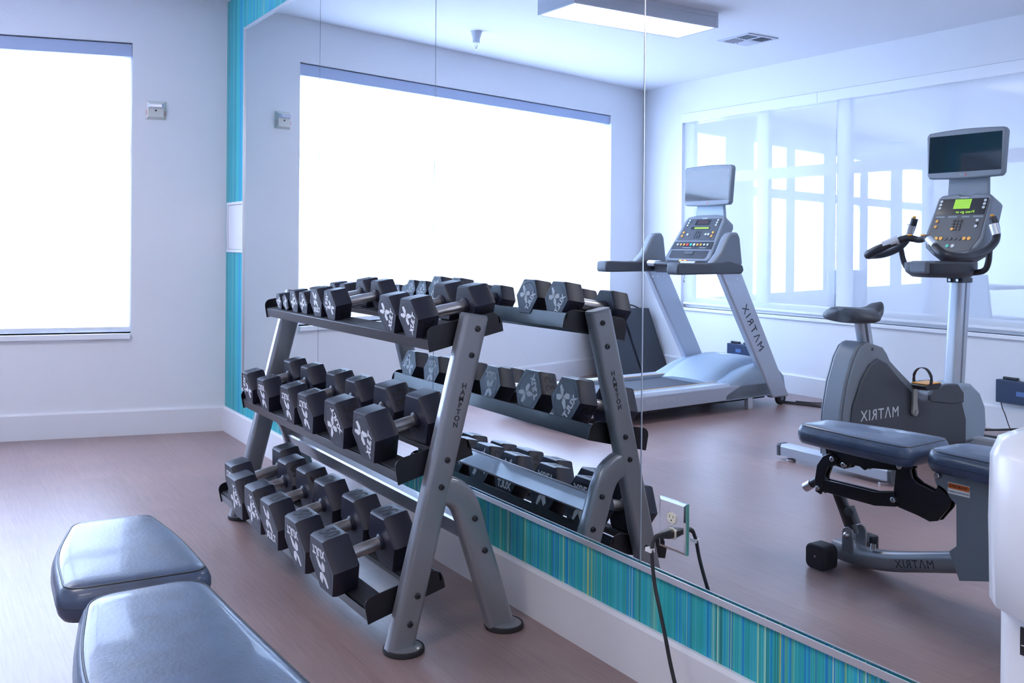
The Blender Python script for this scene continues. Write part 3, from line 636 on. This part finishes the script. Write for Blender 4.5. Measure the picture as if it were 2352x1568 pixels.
MB().prism([(-.15, -.02), (.15, -.02), (.13, .12), (-.13, .12)], -.03, 0, 'z').obj('neck', M_lgrey, tm, bevel=.004, mtx=frame((.40, -.355, 1.43), (1, 0, 0), (0, .05, 1)))
tv(tm, .49, .30, frame((.40, -.385, 1.672), (1, 0, 0), (0, .055, 1)))
MB().tube([(.02, -1.02, 1.005), (.02, -1.02, .985), (.026, -1.02, .965), (.018, -1.02, .95)], .0035, 6).obj('key_clip', M_bolt, tm)
text('lettering', 'ULTIMATE DECK', M_ltext, tm, (-.0007, -1.22, .145), (0, -1, 0), (0, 0, 1), .045, spacing=1.1)

# ------------------------------------------------------------------ upright exercise bike
bk = thing('exercise_bike', 'dark grey upright exercise bike with a screen on a silver mast, seen in the mirror', 'exercise bike', (2.754, -2.5, 0), math.pi)
for yy, nm in ((0, 'rear'), (1.17, 'front')):
    b_ = MB().prism([(-.035, .024), (.035, .024), (.037, .075), (.028, .088), (-.028, .088), (-.037, .075)], -.35, .35, 'x').obj('stabilizer', M_silver2, bk, bevel=.003)
    b_.location.y = yy
    for sx in (-1, 1):
        MB().prism([(-.038, .022), (.038, .022), (.039, .078), (.03, .090), (-.03, .090), (-.039, .078)], sx*.35, sx*.374, 'x').obj('end_cap', M_dgrey, b_, bevel=.003)
        MB().lathe([(.026, 0), (.026, .01), (.01, .014), (.01, .026)], (sx*.30, 0, 0), 20).obj('levelling_foot', M_chrome, b_, smooth=True)
MB().box(-.04, .04, .0, 1.17, .04, .09).obj('base_rail', M_silver2, bk, bevel=.006)
prof = [(-.035, .05), (-.045, .20), (-.035, .33), (.0, .48), (.055, .615), (.10, .675), (.14, .695), (.20, .69), (.29, .665), (.325, .63), (.355, .586), (.43, .53), (.52, .467), (.626, .394), (.70, .37), (.84, .37), (.90, .40), (.98, .40), (1.05, .35), (1.10, .26), (1.12, .15), (1.11, .05)]
core = MB().prism(prof, -.062, .062, 'x').obj('shroud', M_grey, bk, bevel=.012, seg=3)
def inset(pr, k, cx, cy): return [(cx+(y-cx)*k, cy+(z-cy)*k) for y, z in pr]
side = [(.02, .06), (.01, .22), (.03, .36), (.10, .50), (.165, .575), (.235, .605), (.31, .575), (.42, .485), (.53, .405), (.62, .35), (.72, .335), (.94, .335), (1.01, .30), (1.05, .2), (1.05, .06)]
for sx in (-1, 1):
    a0 = MB(); mid = inset(prof, .985, .5, .3)
    a0.prism(mid, sx*.062, sx*.078, 'x').obj('side_bevel', M_grey, bk, bevel=.012, seg=3)
    c_ = MB().prism(side, sx*.076, sx*.094, 'x').obj('side_cover', M_dgrey, bk, bevel=.014, seg=3)
    text('lettering', 'M\u039bTRIX', M_ltext, c_, (sx*.0945, .25, .30), (0, -sx*-1 if sx > 0 else -1, 0), (0, 0, 1), .082, spacing=1.15)
    for q in ((.20, .655, .079), (.06, .32, .079)): MB().cyl((sx*(q[2]-.004), q[0], q[1]), (sx*(q[2]+.001), q[0], q[1]), .008, n=12).obj('screw_recess', M_black, bk)
    MB().prism([(.70, .372), (.74, .40), (.86, .42), (.96, .415), (1.02, .36), (1.02, .30), (.90, .30), (.70, .33)], sx*.066, sx*.098, 'x').obj('foot_guard', M_dgrey, bk, bevel=.008, seg=3)
for k in range(7): pass
MB().prism([(.98, .06), (.95, .37), (1.02, .412), (1.12, .40), (1.21, .34), (1.265, .25), (1.275, .14), (1.25, .06)], -.085, .085, 'x').obj('front_shell', M_lgrey, bk, bevel=.02, seg=4)
for sx, dz in ((-1, 1), (1, -1)):
    cr = MB().prism([(.502, .285), (.52, .268), (.542, .268), (.556, .288), (.545, .34), (.543, .455), (.535, .468), (.518, .468), (.511, .455), (.507, .34)], sx*.104, sx*.120, 'x').obj('crank_arm', mat('crank_metal', (.42, .42, .38), .35, metal=.6), bk, bevel=.003, seg=2)
    if dz < 0: cr.matrix_local = T4(0, .53, .29) @ Matrix.Rotation(math.pi, 4, 'X') @ T4(0, -.53, -.29)
    MB().cyl((sx*.09, .529, .29), (sx*.126, .529, .29), .013, n=16).obj('crank_hub', M_bolt, bk, smooth=True)
    pz = .455 if dz > 0 else .125
    pd = MB().prism([(.46, -.006), (.48, -.028), (.58, -.028), (.61, -.006), (.60, .006), (.47, .006)], -.045, .045, 'x').obj('pedal', M_black, bk, bevel=.004, mtx=T4(sx*.178, 0, pz))
    MB().box(-.046, .046, .466, .604, .006, .0095).obj('orange_edge', M_orange, pd)
    MB().tube([(-.05, .50, 0), (-.053, .50, .045), (-.030, .50, .082), (.0, .50, .092), (.03, .50, .082), (.053, .50, .045), (.05, .50, -.03)], 1, section=[(-.012, -.0015), (.012, -.0015), (.012, .0015), (-.012, .0015)], upv=(0, 0, 1) and (.001, .0, 1), smooth_path=3).obj('pedal_strap', M_rub2, pd)
sp = MB().tube([(0, .262, .60), (0, .20, .85)], 1, section=rrect(.055, .085, .016, 3), upv=(0, 1, 0)).obj('seat_post', M_silver2, bk, smooth=True)
MB().add([(-.0281, .232+.012, .675), (-.0281, .232-.01, .675), (-.0281, .205-.01, .80), (-.0281, .205+.012, .80)], [(0, 1, 2, 3)]).obj('height_scale', M_dgrey, sp)
sd = MB(); rg = []
for t_ in [k/12 for k in range(13)]:
    y = .03+t_*.34; w_ = .155*math.sin(math.pi*min(1, (t_*.9+.12))**.8) if t_ < .5 else .155*math.sin(math.pi*(.5*.9+.12)**.8)*(1-(t_-.5)*2*.62)
    w_ = 1.12*[.085, .125, .146, .152, .150, .138, .115, .09, .07, .056, .048, .040, .022][int(round(t_*12))]
    top = .892-.012*math.sin(math.pi*t_)+(.012 if t_ > .8 else 0); ring = []
    for k in range(20):
        a = 2*math.pi*k/20; cx, cz = math.cos(a), math.sin(a)
        x = w_*cx; z = top-.033+(.033 if cz > 0 else .058)*cz
        if cz > 0 and t_ < .75: z -= .026*math.exp(-(x/.03)**2)*(1-t_*.8)
        z -= .028*(abs(cx)**3)*(1-t_)
        ring.append((x, y, z))
    rg.append(ring)
sd.rings(rg).obj('saddle', M_dgrey, bk, smooth=True, ang=60)
MB().box(-.075, -.03, .22, .27, .806, .818).obj('release_lever', M_orange, bk, bevel=.004)
ms = MB().tube([(0, 1.065, .34), (0, 1.125, 1.05)], 1, section=rrect(.082, .115, .022, 4), upv=(0, 1, 0)).obj('mast', M_silver2, bk, smooth=True)
for sx in (-1, 1): MB().add([(sx*.0416, 1.072+e, .40) for e in (-.008, .008)]+[(sx*.0416, 1.118+e, 1.0) for e in (.008, -.008)], [(0, 1, 2, 3)]).obj('groove', M_grey, ms)
MB().box(-.05, .05, 1.06, 1.17, 1.0, 1.03).obj('mast_clamp', M_black, bk, bevel=.004)
for x_ in (-.025, .025): MB().cyl((x_, 1.05, 1.015), (x_, 1.07, 1.015), .009, n=12).obj('bolt', M_bolt, bk, smooth=True)
bsk = []
for k in range(28):
    a = 2*math.pi*k/28; x = .20*math.cos(a); y = .93+.20*math.sin(a)*(1.0 if math.sin(a) < 0 else .9); bsk.append((x, y))
MB().rings([[(x*.80, .93+(y-.93)*.78, 1.035) for x, y in bsk], [(x*.97, .93+(y-.93)*.97, 1.062) for x, y in bsk], [(x, y, 1.075+.02*(y-.7)) for x, y in bsk], [(x, y, 1.115+.03*(y-.7)) for x, y in bsk], [(x*.94, .93+(y-.93)*.94, 1.117+.03*(y-.7)) for x, y in bsk]]).obj('accessory_tray', M_dgrey, bk, smooth=True, ang=50)
MB().box(-.055, .055, .705, .80, 1.06, 1.13).obj('tray_lip', M_grey, bk, bevel=.012)
hp = [(0, .715, 1.252), (.06, .695, 1.262), (.12, .65, 1.235), (.20, .60, 1.19), (.255, .60, 1.163), (.287, .68, 1.158), (.290, .80, 1.166), (.290, .93, 1.202), (.286, 1.01, 1.255), (.272, 1.035, 1.32), (.25, 1.035, 1.385)]
full = [(-x, y, z) for x, y, z in hp[::-1]]+hp[1:]
rr_ = [.0245]*len(full)
for i_, p in enumerate(full): rr_[i_] = .018 if abs(p[0]) < .01 else (.026 if abs(p[1]-.6) < .05 else .021)
hb = MB().tube(full, rr_, 12, smooth_path=5).obj('handlebar', M_black, bk, smooth=True, ang=70)
for sx in (-1, 1):
    MB().tube([(sx*.283, 1.020, 1.285), (sx*.265, 1.018, 1.345)], .0258, 12).obj('grip_plate', M_alu, hb, smooth=True)
    MB().tube([(sx*.10, .666, 1.252), (sx*.17, .620, 1.215)], .0262, 12).obj('pulse_grip', M_alu, hb, smooth=True)
    MB().ball((sx*.25, 1.03, 1.395), .012, .010, .008).obj('thumb_button', M_orange, hb, smooth=True)
    MB().ball((sx*.045, .69, 1.279), .020, .009, .006).obj('orange_pad', M_orange, hb, smooth=True)
    MB().tube([(sx*.285, .95, 1.20), (sx*.27, .96, 1.12), (sx*.235, .965, 1.075), (sx*.12, .97, 1.06)], .017, 10, smooth_path=4).obj('support_tube', M_black, bk, smooth=True)
Ub = Vector((0, .43, .90)).normalized(); BM = frame((0, .995, 1.165), (1, 0, 0), Ub)
cb = loftpanel('console', M_grey, bk, [(-.10, 0), (.10, 0), (.165, .05), (.19, .11), (.188, .16), (.175, .385), (.155, .405), (.05, .415), (.025, .40), (-.025, .40), (-.05, .415), (-.155, .405), (-.175, .385), (-.188, .16), (-.19, .11), (-.165, .05)], -.125, 0, BM, .012)
loftpanel('console_face', M_dgrey, cb, [(-.13, .035), (-.08, .018), (.08, .018), (.13, .035), (.168, .12), (.163, .365), (-.163, .365), (-.168, .12)], -.002, .0025, None, .001)
MB().box(-.155, .155, .285, .375, .002, .0035).obj('upper_display', M_disp, cb)
lcd = MB().box(-.052, .052, .307, .370, .003, .005).obj('matrix_display', M_green, cb)
grd = MB()
for k in range(1, 14): grd.box(-.052+k*.104/14-.0005, -.052+k*.104/14+.0005, .307, .370, .005, .0053)
for k in range(1, 8): grd.box(-.052, .052, .307+k*.063/8-.0005, .307+k*.063/8+.0005, .005, .0053)
grd.obj('display_grid', M_disp, lcd)
MB().box(-.155, .155, .268, .300, .002, .004).obj('message_display', M_disp, cb)
text('lettering', 'Press go or', M_green, cb, (-.03, .284, .0045), (1, 0, 0), (0, 1, 0), .026)
text('lettering', 'MATRIX', M_white, cb, (0, .381, .003), (1, 0, 0), (0, 1, 0), .014)
MB().box(-.155, -.09, .246, .258, .003, .004).box(-.07, -.02, .246, .258, .003, .004).box(.01, .07, .246, .258, .003, .004).box(.09, .15, .246, .258, .003, .004).obj('program_labels', M_grey, cb)
buttons(cb, 'round_button', M_btn, [(sx*.140, y) for sx in (-1, 1) for y in (.358, .335, .311)], .009, .003)
buttons(cb, 'key', M_black, [(x, y) for x in (-.022, 0, .022) for y in (.226, .207, .188, .169)], .008, .003)
buttons(cb, 'orange_button', M_orange, [(.132, .222), (.132, .185), (.02, .169)], .0095, .004)
buttons(cb, 'grey_button', M_btn, [(-.125, .226), (-.125, .188)], .0095, .003); buttons(cb, 'dark_button', M_black, [(-.125, .207)], .0085, .003)
seq = [M_orange, M_orange, M_dgrey, M_dgrey, M_dgrey, M_dgrey, M_orange, M_orange]
for i_, m_ in enumerate(seq): disc(MB(), -.105+i_*.03, .107, .003, .007, .0115).obj('band_button', m_, cb, smooth=True)
disc(MB(), .02, .058, .002, .006, .0115).obj('go_button', M_teal, cb, smooth=True); disc(MB(), -.015, .058, .002, .006, .0115).obj('stop_button', M_btn, cb, smooth=True)
MB().prism([(-.13, -.03), (.13, -.03), (.125, .11), (-.125, .11)], -.03, 0, 'z').obj('neck', M_grey, bk, bevel=.004, mtx=frame((0, 1.185, 1.53), (1, 0, 0), (0, .05, 1)))
tv(bk, .51, .285, frame((0, 1.150, 1.775), (1, 0, 0), (0, .045, 1)))

# ------------------------------------------------------------------ weight bench
be = thing('weight_bench', 'black padded adjustable weight bench on a silver grey frame in the foreground', 'bench', (4.2, -1.30, 0))
def bp_(o): o.parent = be; o.matrix_parent_inverse = Matrix.Translation((-4.2, 1.30, 0)); return o
def rounded(poly, r, n=6):
    out = []
    for i in range(len(poly)):
        p0, p1, p2 = Vector(poly[i-1]), Vector(poly[i]), Vector(poly[(i+1) % len(poly)]); ri = r[i] if isinstance(r, (list, tuple)) else r
        a = p1+(p0-p1).normalized()*ri; b = p1+(p2-p1).normalized()*ri
        for k in range(n+1):
            t = k/n; q = a*(1-t)**2+p1*2*t*(1-t)+b*t*t; out.append((q.x, q.y))
    return out
def pad(name, poly, r, z0, z1):
    base = rounded(poly, r); cx = sum(p[0] for p in base)/len(base); cy = sum(p[1] for p in base)/len(base)
    nrm = []
    for i in range(len(base)):
        t = Vector(base[(i+1) % len(base)])-Vector(base[i-1]); nrm.append(Vector((t.y, -t.x)).normalized())
    if sum((Vector(base[i])-Vector((cx, cy))).dot(nrm[i]) for i in range(len(base))) < 0: nrm = [-n for n in nrm]
    def off(dd, z): return [(base[i][0]+nrm[i].x*dd, base[i][1]+nrm[i].y*dd, z) for i in range(len(base))]
    h = z1-z0
    m = MB().rings([off(-.012, z0), off(.006, z0+.004), off(.014, z0+h*.2), off(.018, z0+h*.42), off(.018, z0+h*.62), off(.012, z0+h*.82), off(.006, z0+h*.92), off(0, z1-.003), off(-.006, z1-.0005)]+[[(cx+(q[0]-cx)*k, cy+(q[1]-cy)*k, z1+dz) for q in off(-.006, 0)] for k, dz in ((.9, .0012), (.6, .003), (.3, .0035))])
    o = bp_(m.obj(name, M_vinyl, smooth=True, ang=80))
    pth = off(.004, z1-.005); sec = MB(); rg = []
    for i in range(len(pth)):
        n3 = Vector((nrm[i].x, nrm[i].y, 0)); c = Vector(pth[i]); rg.append([c+n3*.0022*math.cos(a)+Vector((0, 0, .0022*math.sin(a))) for a in [k*math.pi/3 for k in range(6)]])
    s_ = sec.rings(rg, closed=True).obj('piping', mat('black_piping', (.02, .024, .034), .4), o, smooth=True)
    pth = off(.017, z0+h*.45); rg = []
    for i in range(len(pth)):
        n3 = Vector((nrm[i].x, nrm[i].y, 0)); c = Vector(pth[i]); rg.append([c+n3*.0016*math.cos(a)+Vector((0, 0, .0016*math.sin(a))) for a in [k*math.pi/3 for k in range(6)]])
    MB().rings(rg, closed=True).obj('seam', bpy.data.materials['black_piping'], o, smooth=True)
    return o
pad('seat_pad', [(3.628, -1.205), (3.622, -1.372), (3.85, -1.437), (4.088, -1.450), (4.108, -1.185), (3.87, -1.183)], [.03, .03, .10, .035, .035, .10], .447, .523)
pad('back_pad', [(4.165, -1.215), (4.168, -1.418), (4.45, -1.474), (5.20, -1.485), (5.20, -1.165), (4.45, -1.205)], [.06, .05, .12, .05, .05, .1], .447, .525)
def xz(name, poly, y0, y1, m, bev=.002): return bp_(MB().prism(poly, y0, y1, 'y').obj(name, m, bevel=bev))
yy = (-1.262, -1.272); y2 = (-1.290, -1.300)
plate = [(4.012, .425), (4.0, .32), (4.02, .283), (4.10, .272), (4.145, .262), (4.175, .272), (4.215, .325), (4.225, .36), (4.205, .388), (4.175, .40), (4.165, .368), (4.10, .383), (4.075, .398), (4.066, .43)]
upperp = [(3.70, .445), (3.71, .40), (3.735, .378), (3.79, .372), (3.81, .38), (3.82, .395), (3.86, .395), (3.88, .385), (3.90, .398), (4.04, .415), (4.075, .43), (4.07, .447)]
curvep = [(3.738, .425), (3.70, .405), (3.672, .365), (3.662, .31), (3.665, .262), (3.69, .255), (3.70, .28), (3.705, .33), (3.72, .365), (3.765, .385), (3.77, .41)]
lowarm = [(3.695, .315), (3.93, .318), (4.01, .335), (4.02, .285), (3.93, .268), (3.70, .268), (3.68, .28)]
for (ya, yb) in (yy, y2):
    xz('link_plate', plate, ya, yb, M_blacksteel); xz('seat_bracket', upperp, ya+.002, yb+.002, M_blacksteel); xz('curved_bracket', curvep, ya+.012 if ya > -1.3 else ya-.012, yb+.012 if ya > -1.3 else yb-.012, M_blacksteel)
    xz('lower_link', lowarm, ya+.010 if ya > -1.3 else ya-.010, yb+.010 if ya > -1.3 else yb-.010, M_blacksteel)
for bx, bz in ((3.743, .402), (3.795, .390), (4.034, .432), (3.677, .277), (4.009, .308), (4.180, .43)):
    bp_(MB().lathe([(.001, -1.2435), (.005, -1.2435), (.006, -1.2455), (.010, -1.247), (.0115, -1.250), (.0115, -1.262)], (bx, 0, bz), 16, 'y').obj('bolt', M_bolt, smooth=True))
bp_(MB().cyl((3.695, -1.275, .325), (3.625, -1.275, .277), .016, n=16).obj('lever', M_black, smooth=True)); bp_(MB().cyl((3.628, -1.275, .279), (3.598, -1.275, .259), .018, n=16).obj('lever_tip', M_chrome, smooth=True))
bp_(MB().tube([(3.712, -1.31, .29), (3.798, -1.31, .12)], 1, section=rrect(.036, .034, .006, 2), upv=(0, 1, 0)).obj('support_strut', M_blacksteel, smooth=True))
bp_(MB().tube([(3.765, -1.31, .215), (3.795, -1.31, .155)], 1, section=rrect(.046, .044, .006, 2), upv=(0, 1, 0)).obj('strut_sleeve', M_blacksteel, smooth=True))
bp_(MB().cyl((3.782, -1.30, .205), (3.812, -1.262, .215), .016, n=16).obj('adjusting_knob', M_black, smooth=True))
for ya in (-1.270, -1.345): xz('clevis', [(3.775, .06), (3.825, .06), (3.825, .135), (3.818, .148), (3.80, .155), (3.782, .148), (3.775, .135)], ya, ya-.008, M_silver)
bp_(MB().lathe([(.001, -1.255), (.005, -1.255), (.010, -1.259), (.012, -1.262), (.012, -1.270)], (3.80, 0, .125), 16, 'y').obj('bolt', M_bolt, smooth=True))
bp_(MB().tube([(3.72, -1.31, .050), (3.80, -1.31, .048), (3.88, -1.31, .052), (3.98, -1.31, .070), (4.08, -1.31, .097), (4.30, -1.31, .158)], 1, section=rrect(.078, .070, .026, 4), upv=(0, 0, 1), smooth_path=4).obj('base_tube', M_silver, smooth=True))
text('lettering', 'M\u039bTRIX', M_letter, be, (4.082-4.2, -1.2712+1.30, .094), (-1, 0, -.27), (0, 0, 1), .040, spacing=1.15)
bp_(MB().lathe([(.017, .0), (.018, .004), (.018, .022), (.015, .027), (.001, .027)], (3.885, -1.31, .112), 20).obj('pop_pin_knob', M_black, smooth=True)); bp_(MB().cyl((3.885, -1.31, .085), (3.885, -1.31, .113), .009).obj('knob_stem', M_bolt, smooth=True))
bp_(MB().tube([(3.748, -1.215, .046), (3.748, -1.405, .046)], .026, 16).obj('front_crossbar', M_silver, smooth=True))
for ys in (-1.19, -1.43):
    w = bp_(MB().prism([(p[0], p[1]) for p in rrect(.094, .092, .024, 5, 3.748, .046)], ys-.036, ys+.036, 'y').obj('rubber_wheel', M_rub2, bevel=.006, seg=2))
bp_(MB().cyl((3.748, -1.158, .05), (3.748, -1.151, .05), .005, n=10).obj('bolt', M_bolt))
post = [(4.243, .345), (4.20, .375), (4.17, .392), (4.160, .42), (4.170, .447), (4.46, .447), (4.44, .36), (4.46, .20), (4.46, .148), (4.257, .092), (4.218, .18), (4.245, .205)]
for ya in (-1.262, -1.350): xz('post_plate', post, ya, ya-.008, M_grey, .0015)
xz('post', [(4.30, .12), (4.44, .155), (4.44, .40), (4.28, .44)], -1.272, -1.348, M_grey, .004)
stk = bp_(MB().add([(4.213, -1.2613, .415), (4.292, -1.2613, .415), (4.292, -1.2613, .377), (4.213, -1.2613, .377)], [(0, 1, 2, 3)]).obj('warning_sticker', M_white))
sto = bp_(MB().add([(4.215, -1.2609, .413), (4.290, -1.2609, .413), (4.290, -1.2609, .395), (4.215, -1.2609, .395)], [(0, 1, 2, 3)]).obj('orange_band', mat('warning_orange', (.85, .16, .02), .4)))
text('lettering', '! WARNING', M_letter, be, (4.252-4.2, -1.2605+1.30, .404), (-1, 0, 0), (0, 0, 1), .015)
text('lettering', 'Keep hands clear of moving parts', M_letter, be, (4.252-4.2, -1.2605+1.30, .386), (-1, 0, 0), (0, 0, 1), .0055)
bp_(MB().tube([(4.36, -1.31, .17), (4.62, -1.31, .10), (4.95, -1.31, .06), (5.05, -1.31, .055)], 1, section=rrect(.066, .062, .02, 4), smooth_path=3).obj('rear_tube', M_silver, smooth=True))
bp_(MB().tube([(5.05, -1.07, .032), (5.05, -1.55, .032)], .032, 16).obj('rear_foot', M_silver, smooth=True))
bp_(MB().box(4.40, 5.12, -1.335, -1.275, .415, .449).obj('back_support', M_blacksteel, bevel=.004))
bp_(MB().tube([(4.98, -1.31, .42), (4.90, -1.31, .08)], .02, 12).obj('rear_strut', M_blacksteel, smooth=True))

# ------------------------------------------------------------------ outlet, plug and cord
ou = thing('outlet_cover', 'mirrored outlet plate with an ivory receptacle on the mirror', 'outlet', (4.243, 0, .466))
def bevplate(mb, w, h, y0, y1, b): return mb.rings([[(-w, y0, -h), (w, y0, -h), (w, y0, h), (-w, y0, h)], [(-w, y1*.45, -h), (w, y1*.45, -h), (w, y1*.45, h), (-w, y1*.45, h)], [(-w+b, y1, -h+b), (w-b, y1, -h+b), (w-b, y1, h-b), (-w+b, y1, h-b)]])
bevplate(MB(), .0525, .067, -.0004, -.0065, .007).obj('mirrored_plate', M_mirror, ou)
MB().box(.0525, .0535, -.0055, -.0003, -.067, .067).obj('glass_edge', mat('green_glass_edge', (.10, .38, .33), .15, coat=.5), ou)
for zc in (.020, -.020):
    o1 = [(.0165*max(-1, min(1, 1.18*math.cos(2*math.pi*k/28))), zc+.0145*math.sin(2*math.pi*k/28)*1.0) for k in range(28)]
    rc = MB().prism(o1, -.0085, -.006, 'y').obj('receptacle', M_ivory, ou, bevel=.0006)
    MB().prism([(p[0]*1.12, zc+(p[1]-zc)*1.12) for p in o1], -.0070, -.006, 'y').obj('bezel', M_chrome, rc)
    if zc > 0: MB().box(-.0078, -.0058, -.0088, -.0084, zc, zc+.008).box(.0058, .0074, -.0088, -.0084, zc+.0005, zc+.0075).cyl((0, -.0084, zc-.006), (0, -.0088, zc-.006), .0026, n=10).obj('slots', M_black, rc)
MB().ball((0, -.0068, 0), .003, .002, .003, 10, 6).obj('screw', M_bolt, ou, smooth=True)
co = thing('power_cord', 'black power cord plugged into the mirrored outlet and hanging to the floor', 'cord', (4.243, -.0095, .446))
MB().rings([[(x*w, y, z*h) for x, z in ((-1, -.6), (-.6, -1), (.6, -1), (1, -.6), (1, .6), (.6, 1), (-.6, 1), (-1, .6))] for y, w, h in ((0, .0135, .0115), (-.012, .0135, .0115), (-.020, .011, .010), (-.034, .0085, .008), (-.040, .0065, .0065))]).obj('plug', M_cord, co, smooth=True)
MB().tube([(0, -.036, 0), (0, -.050, -.001), (.0, -.060, -.008), (.001, -.065, -.020), (.004, -.069, -.035), (.012, -.072, -.075), (.028, -.076, -.125), (.052, -.079, -.180), (.075, -.082, -.235), (.095, -.086, -.280), (.12, -.09, -.33), (.15, -.095, -.38), (.19, -.10, -.42), (.27, -.11, -.4305), (.42, -.13, -.4315), (.60, -.12, -.4315), (.80, -.10, -.4315)], .0050, 10, smooth_path=6).obj('cable', M_cord, co, smooth=True)
MB().tube([(0, -.036, 0), (0, -.050, -.001), (0, -.060, -.008)], [.0075, .0068, .0058], 10, smooth_path=3).obj('strain_relief', M_cord, co, smooth=True)
MB().box(-.014, .008, -.0765, -.0625, -.038, -.028).obj('paper_tag', mat('paper_tag', (.82, .82, .84), .7), co)

# ------------------------------------------------------------------ water cooler
wc = thing('water_cooler', 'glossy white plastic water cooler cut by the right edge of the photo', 'water cooler', (5.50, -.23, 0))
MB().prism(rrect(.30, .34, .035, 5, 0, .01), .02, .93, 'z').obj('cabinet', M_cool, wc, bevel=.012, seg=3)
hd = MB(); rg = []
def arc_front(k, yb, bulge, hw):
    pts = [(-hw, .14)]
    for i in range(13):
        x = -hw+2*hw*i/12; pts.append((x, yb-bulge*(1-(x/hw)**2)*k-(0 if 0 < i < 12 else -.018)))
    pts.append((hw, .14)); return pts
for z_, yb, hw, k in ((.668, -.158, .150, .35), (.70, -.178, .1525, 1), (.82, -.182, .1535, 1.05), (.91, -.180, .153, 1.0), (.935, -.168, .148, .9), (.9475, -.13, .130, .6)):
    rg.append([(x, y, z_+(0 if z_ > .69 else .030*(x/.15)**2)) for x, y in arc_front(k, yb, .035, hw)])
hd.rings(rg).obj('dispenser_head', M_cool, wc, smooth=True, ang=60, bevel=.006)
lb_ = MB().box(-.105, .02, -.1635, -.1605, .635, .674).obj('energy_label', mat('label_black', (.02, .02, .025), .4), wc)
text('lettering', 'ENERGY STAR', M_white, lb_, (-.062, -.1638, .643), (1, 0, 0), (0, 0, 1), .0105)
MB().box(-.103, -.04, -.1640, -.1635, .6485, .6495).obj('label_line', M_white, lb_)
MB().box(-.05, .05, -.163, -.160, .45, .62).obj('dispensing_recess', M_grey, wc)

# ------------------------------------------------------------------ mats in the corner, boxes and cables along the far wall
def lean_mat(u0, u1, h, o0, o1, th, label, z0=0):
    t = tag(bpy.data.objects.new('exercise_mat', None), label, 'mat', 'dark mats leaning in the corner'); COL.objects.link(t)
    c = wallpt((u0+u1)/2, o0); t.location = (c[0], c[1], z0); t.rotation_euler = (0, 0, WROT); w = (u1-u0)/2
    dy = -(o0-o1)
    MB().prism([(0, 0), (dy, h), (dy-th, h-.002), (-th, 0)], -w, w, 'x').obj('mat_panel', M_mat, t, bevel=.004)
    return t
lean_mat(4.05, 4.465, .60, .41, .17, .12, 'dark flat mat leaning on the wall in the corner behind the treadmill')
m2 = lean_mat(3.60, 4.03, .56, .41, .17, .12, 'dark flat mat leaning beside the corner mat, mostly behind the dumbbell rack')
t = thing('mat_strap', 'thin dark carrying strap looped over the leaning corner mat', 'strap', (*wallpt(4.30, .10), .603), WROT)
MB().tube([(-.16, 0, .0), (-.14, .0, .05), (-.11, .0, .062), (-.08, 0, .04), (.0, 0, .025), (.08, 0, .002)], .006, 8, smooth_path=4).obj('strap', M_rub2, t, smooth=True)
def avbox(x, z, w, h, label):
    t = thing('media_box', label, 'electronic box', (x, -D, z), 0, 'black boxes fixed low on the wall opposite the mirror')
    MB().box(-w/2, w/2, .004, .055, -h/2, h/2).obj('case', mat('dark_case', (.03, .05, .11), .4), t, bevel=.004)
    for sx in (-1, 1): MB().box(sx*w/2*.55-.05, sx*w/2*.55+.05, .0, .02, h/2, h/2+.018).obj('bracket', M_black, t, bevel=.004)
    MB().box(-.03, .03, .055, .056, -.02, .01).obj('logo_plate', mat('logo_blue', (.10, .20, .45), .4), t)
    return t
avbox(2.70, .265, .34, .15, 'black box fixed low on the wall behind the bike, with coloured plugs below')
avbox(.21, .305, .27, .10, 'small black box fixed low on the wall behind the treadmill')
for x_, m_, nm in ((2.76, M_red, 'red'), (2.785, M_white, 'white'), (2.81, mat('yellow_plug', (.75, .6, .1), .4), 'yellow')):
    t = thing('audio_plug', nm+' audio plug under the black box behind the bike', 'plug', (x_, -D+.035, .188), 0, None)
    MB().lathe([(.004, -.035), (.007, -.03), (.0075, -.0), (.001, .0)]).obj('connector', m_, t, smooth=True)
    MB().tube([(0, 0, -.03), (.006, 0, -.08), (-.004, .03, -.14), (.03+.02*(x_-2.76)*10, .08, -.183)], .0028, 8, smooth_path=4).obj('wire', M_cord, t, smooth=True)
def cable(pts, r, label, n=5, name='cable'):
    tag(MB().tube(pts, r, 8, smooth_path=n).obj(name, M_cord, smooth=True), label, 'cable', 'black cables on the floor by the wall')
Y0 = -D
cable([(1.05, Y0+.42, .009), (1.25, Y0+.34, .009), (1.42, Y0+.26, .010), (1.62, Y0+.22, .014), (1.82, Y0+.12, .06), (2.0, Y0+.08, .10)], .006, 'black cable running from the treadmill along the wall, upper strand')
cable([(1.08, Y0+.46, .007), (1.3, Y0+.38, .007), (1.5, Y0+.34, .007), (1.7, Y0+.30, .007), (1.95, Y0+.16, .02), (2.2, Y0+.14, .009)], .006, 'black cable running from the treadmill along the wall, lower strand')
cable([(1.15, Y0+.40, .022), (1.3, Y0+.31, .022), (1.38, Y0+.28, .035), (1.5, Y0+.30, .022), (1.66, Y0+.18, .05), (1.8, Y0+.06, .09)], .005, 'thin tangled black cable between the treadmill and the bike')
cable([(2.1, Y0+.44, .009), (2.35, Y0+.36, .009), (2.6, Y0+.22, .03), (2.8, Y0+.10, .06), (3.0, Y0+.06, .09)], .007, 'black cable rising from the floor behind the bike')
cable([(2.1, Y0+.50, .009), (2.4, Y0+.40, .009), (2.8, Y0+.30, .009), (3.2, Y0+.27, .009), (3.6, Y0+.25, .009)], .008, 'thick black cable lying on the floor behind the bike')
cable([(2.56, Y0+.04, .187), (2.57, Y0+.04, .15), (2.60, Y0+.06, .115), (2.64, Y0+.09, .06), (2.69, Y0+.13, .012), (2.75, Y0+.2, .005)], .0035, 'thin black adapter lead hanging from the box behind the bike')
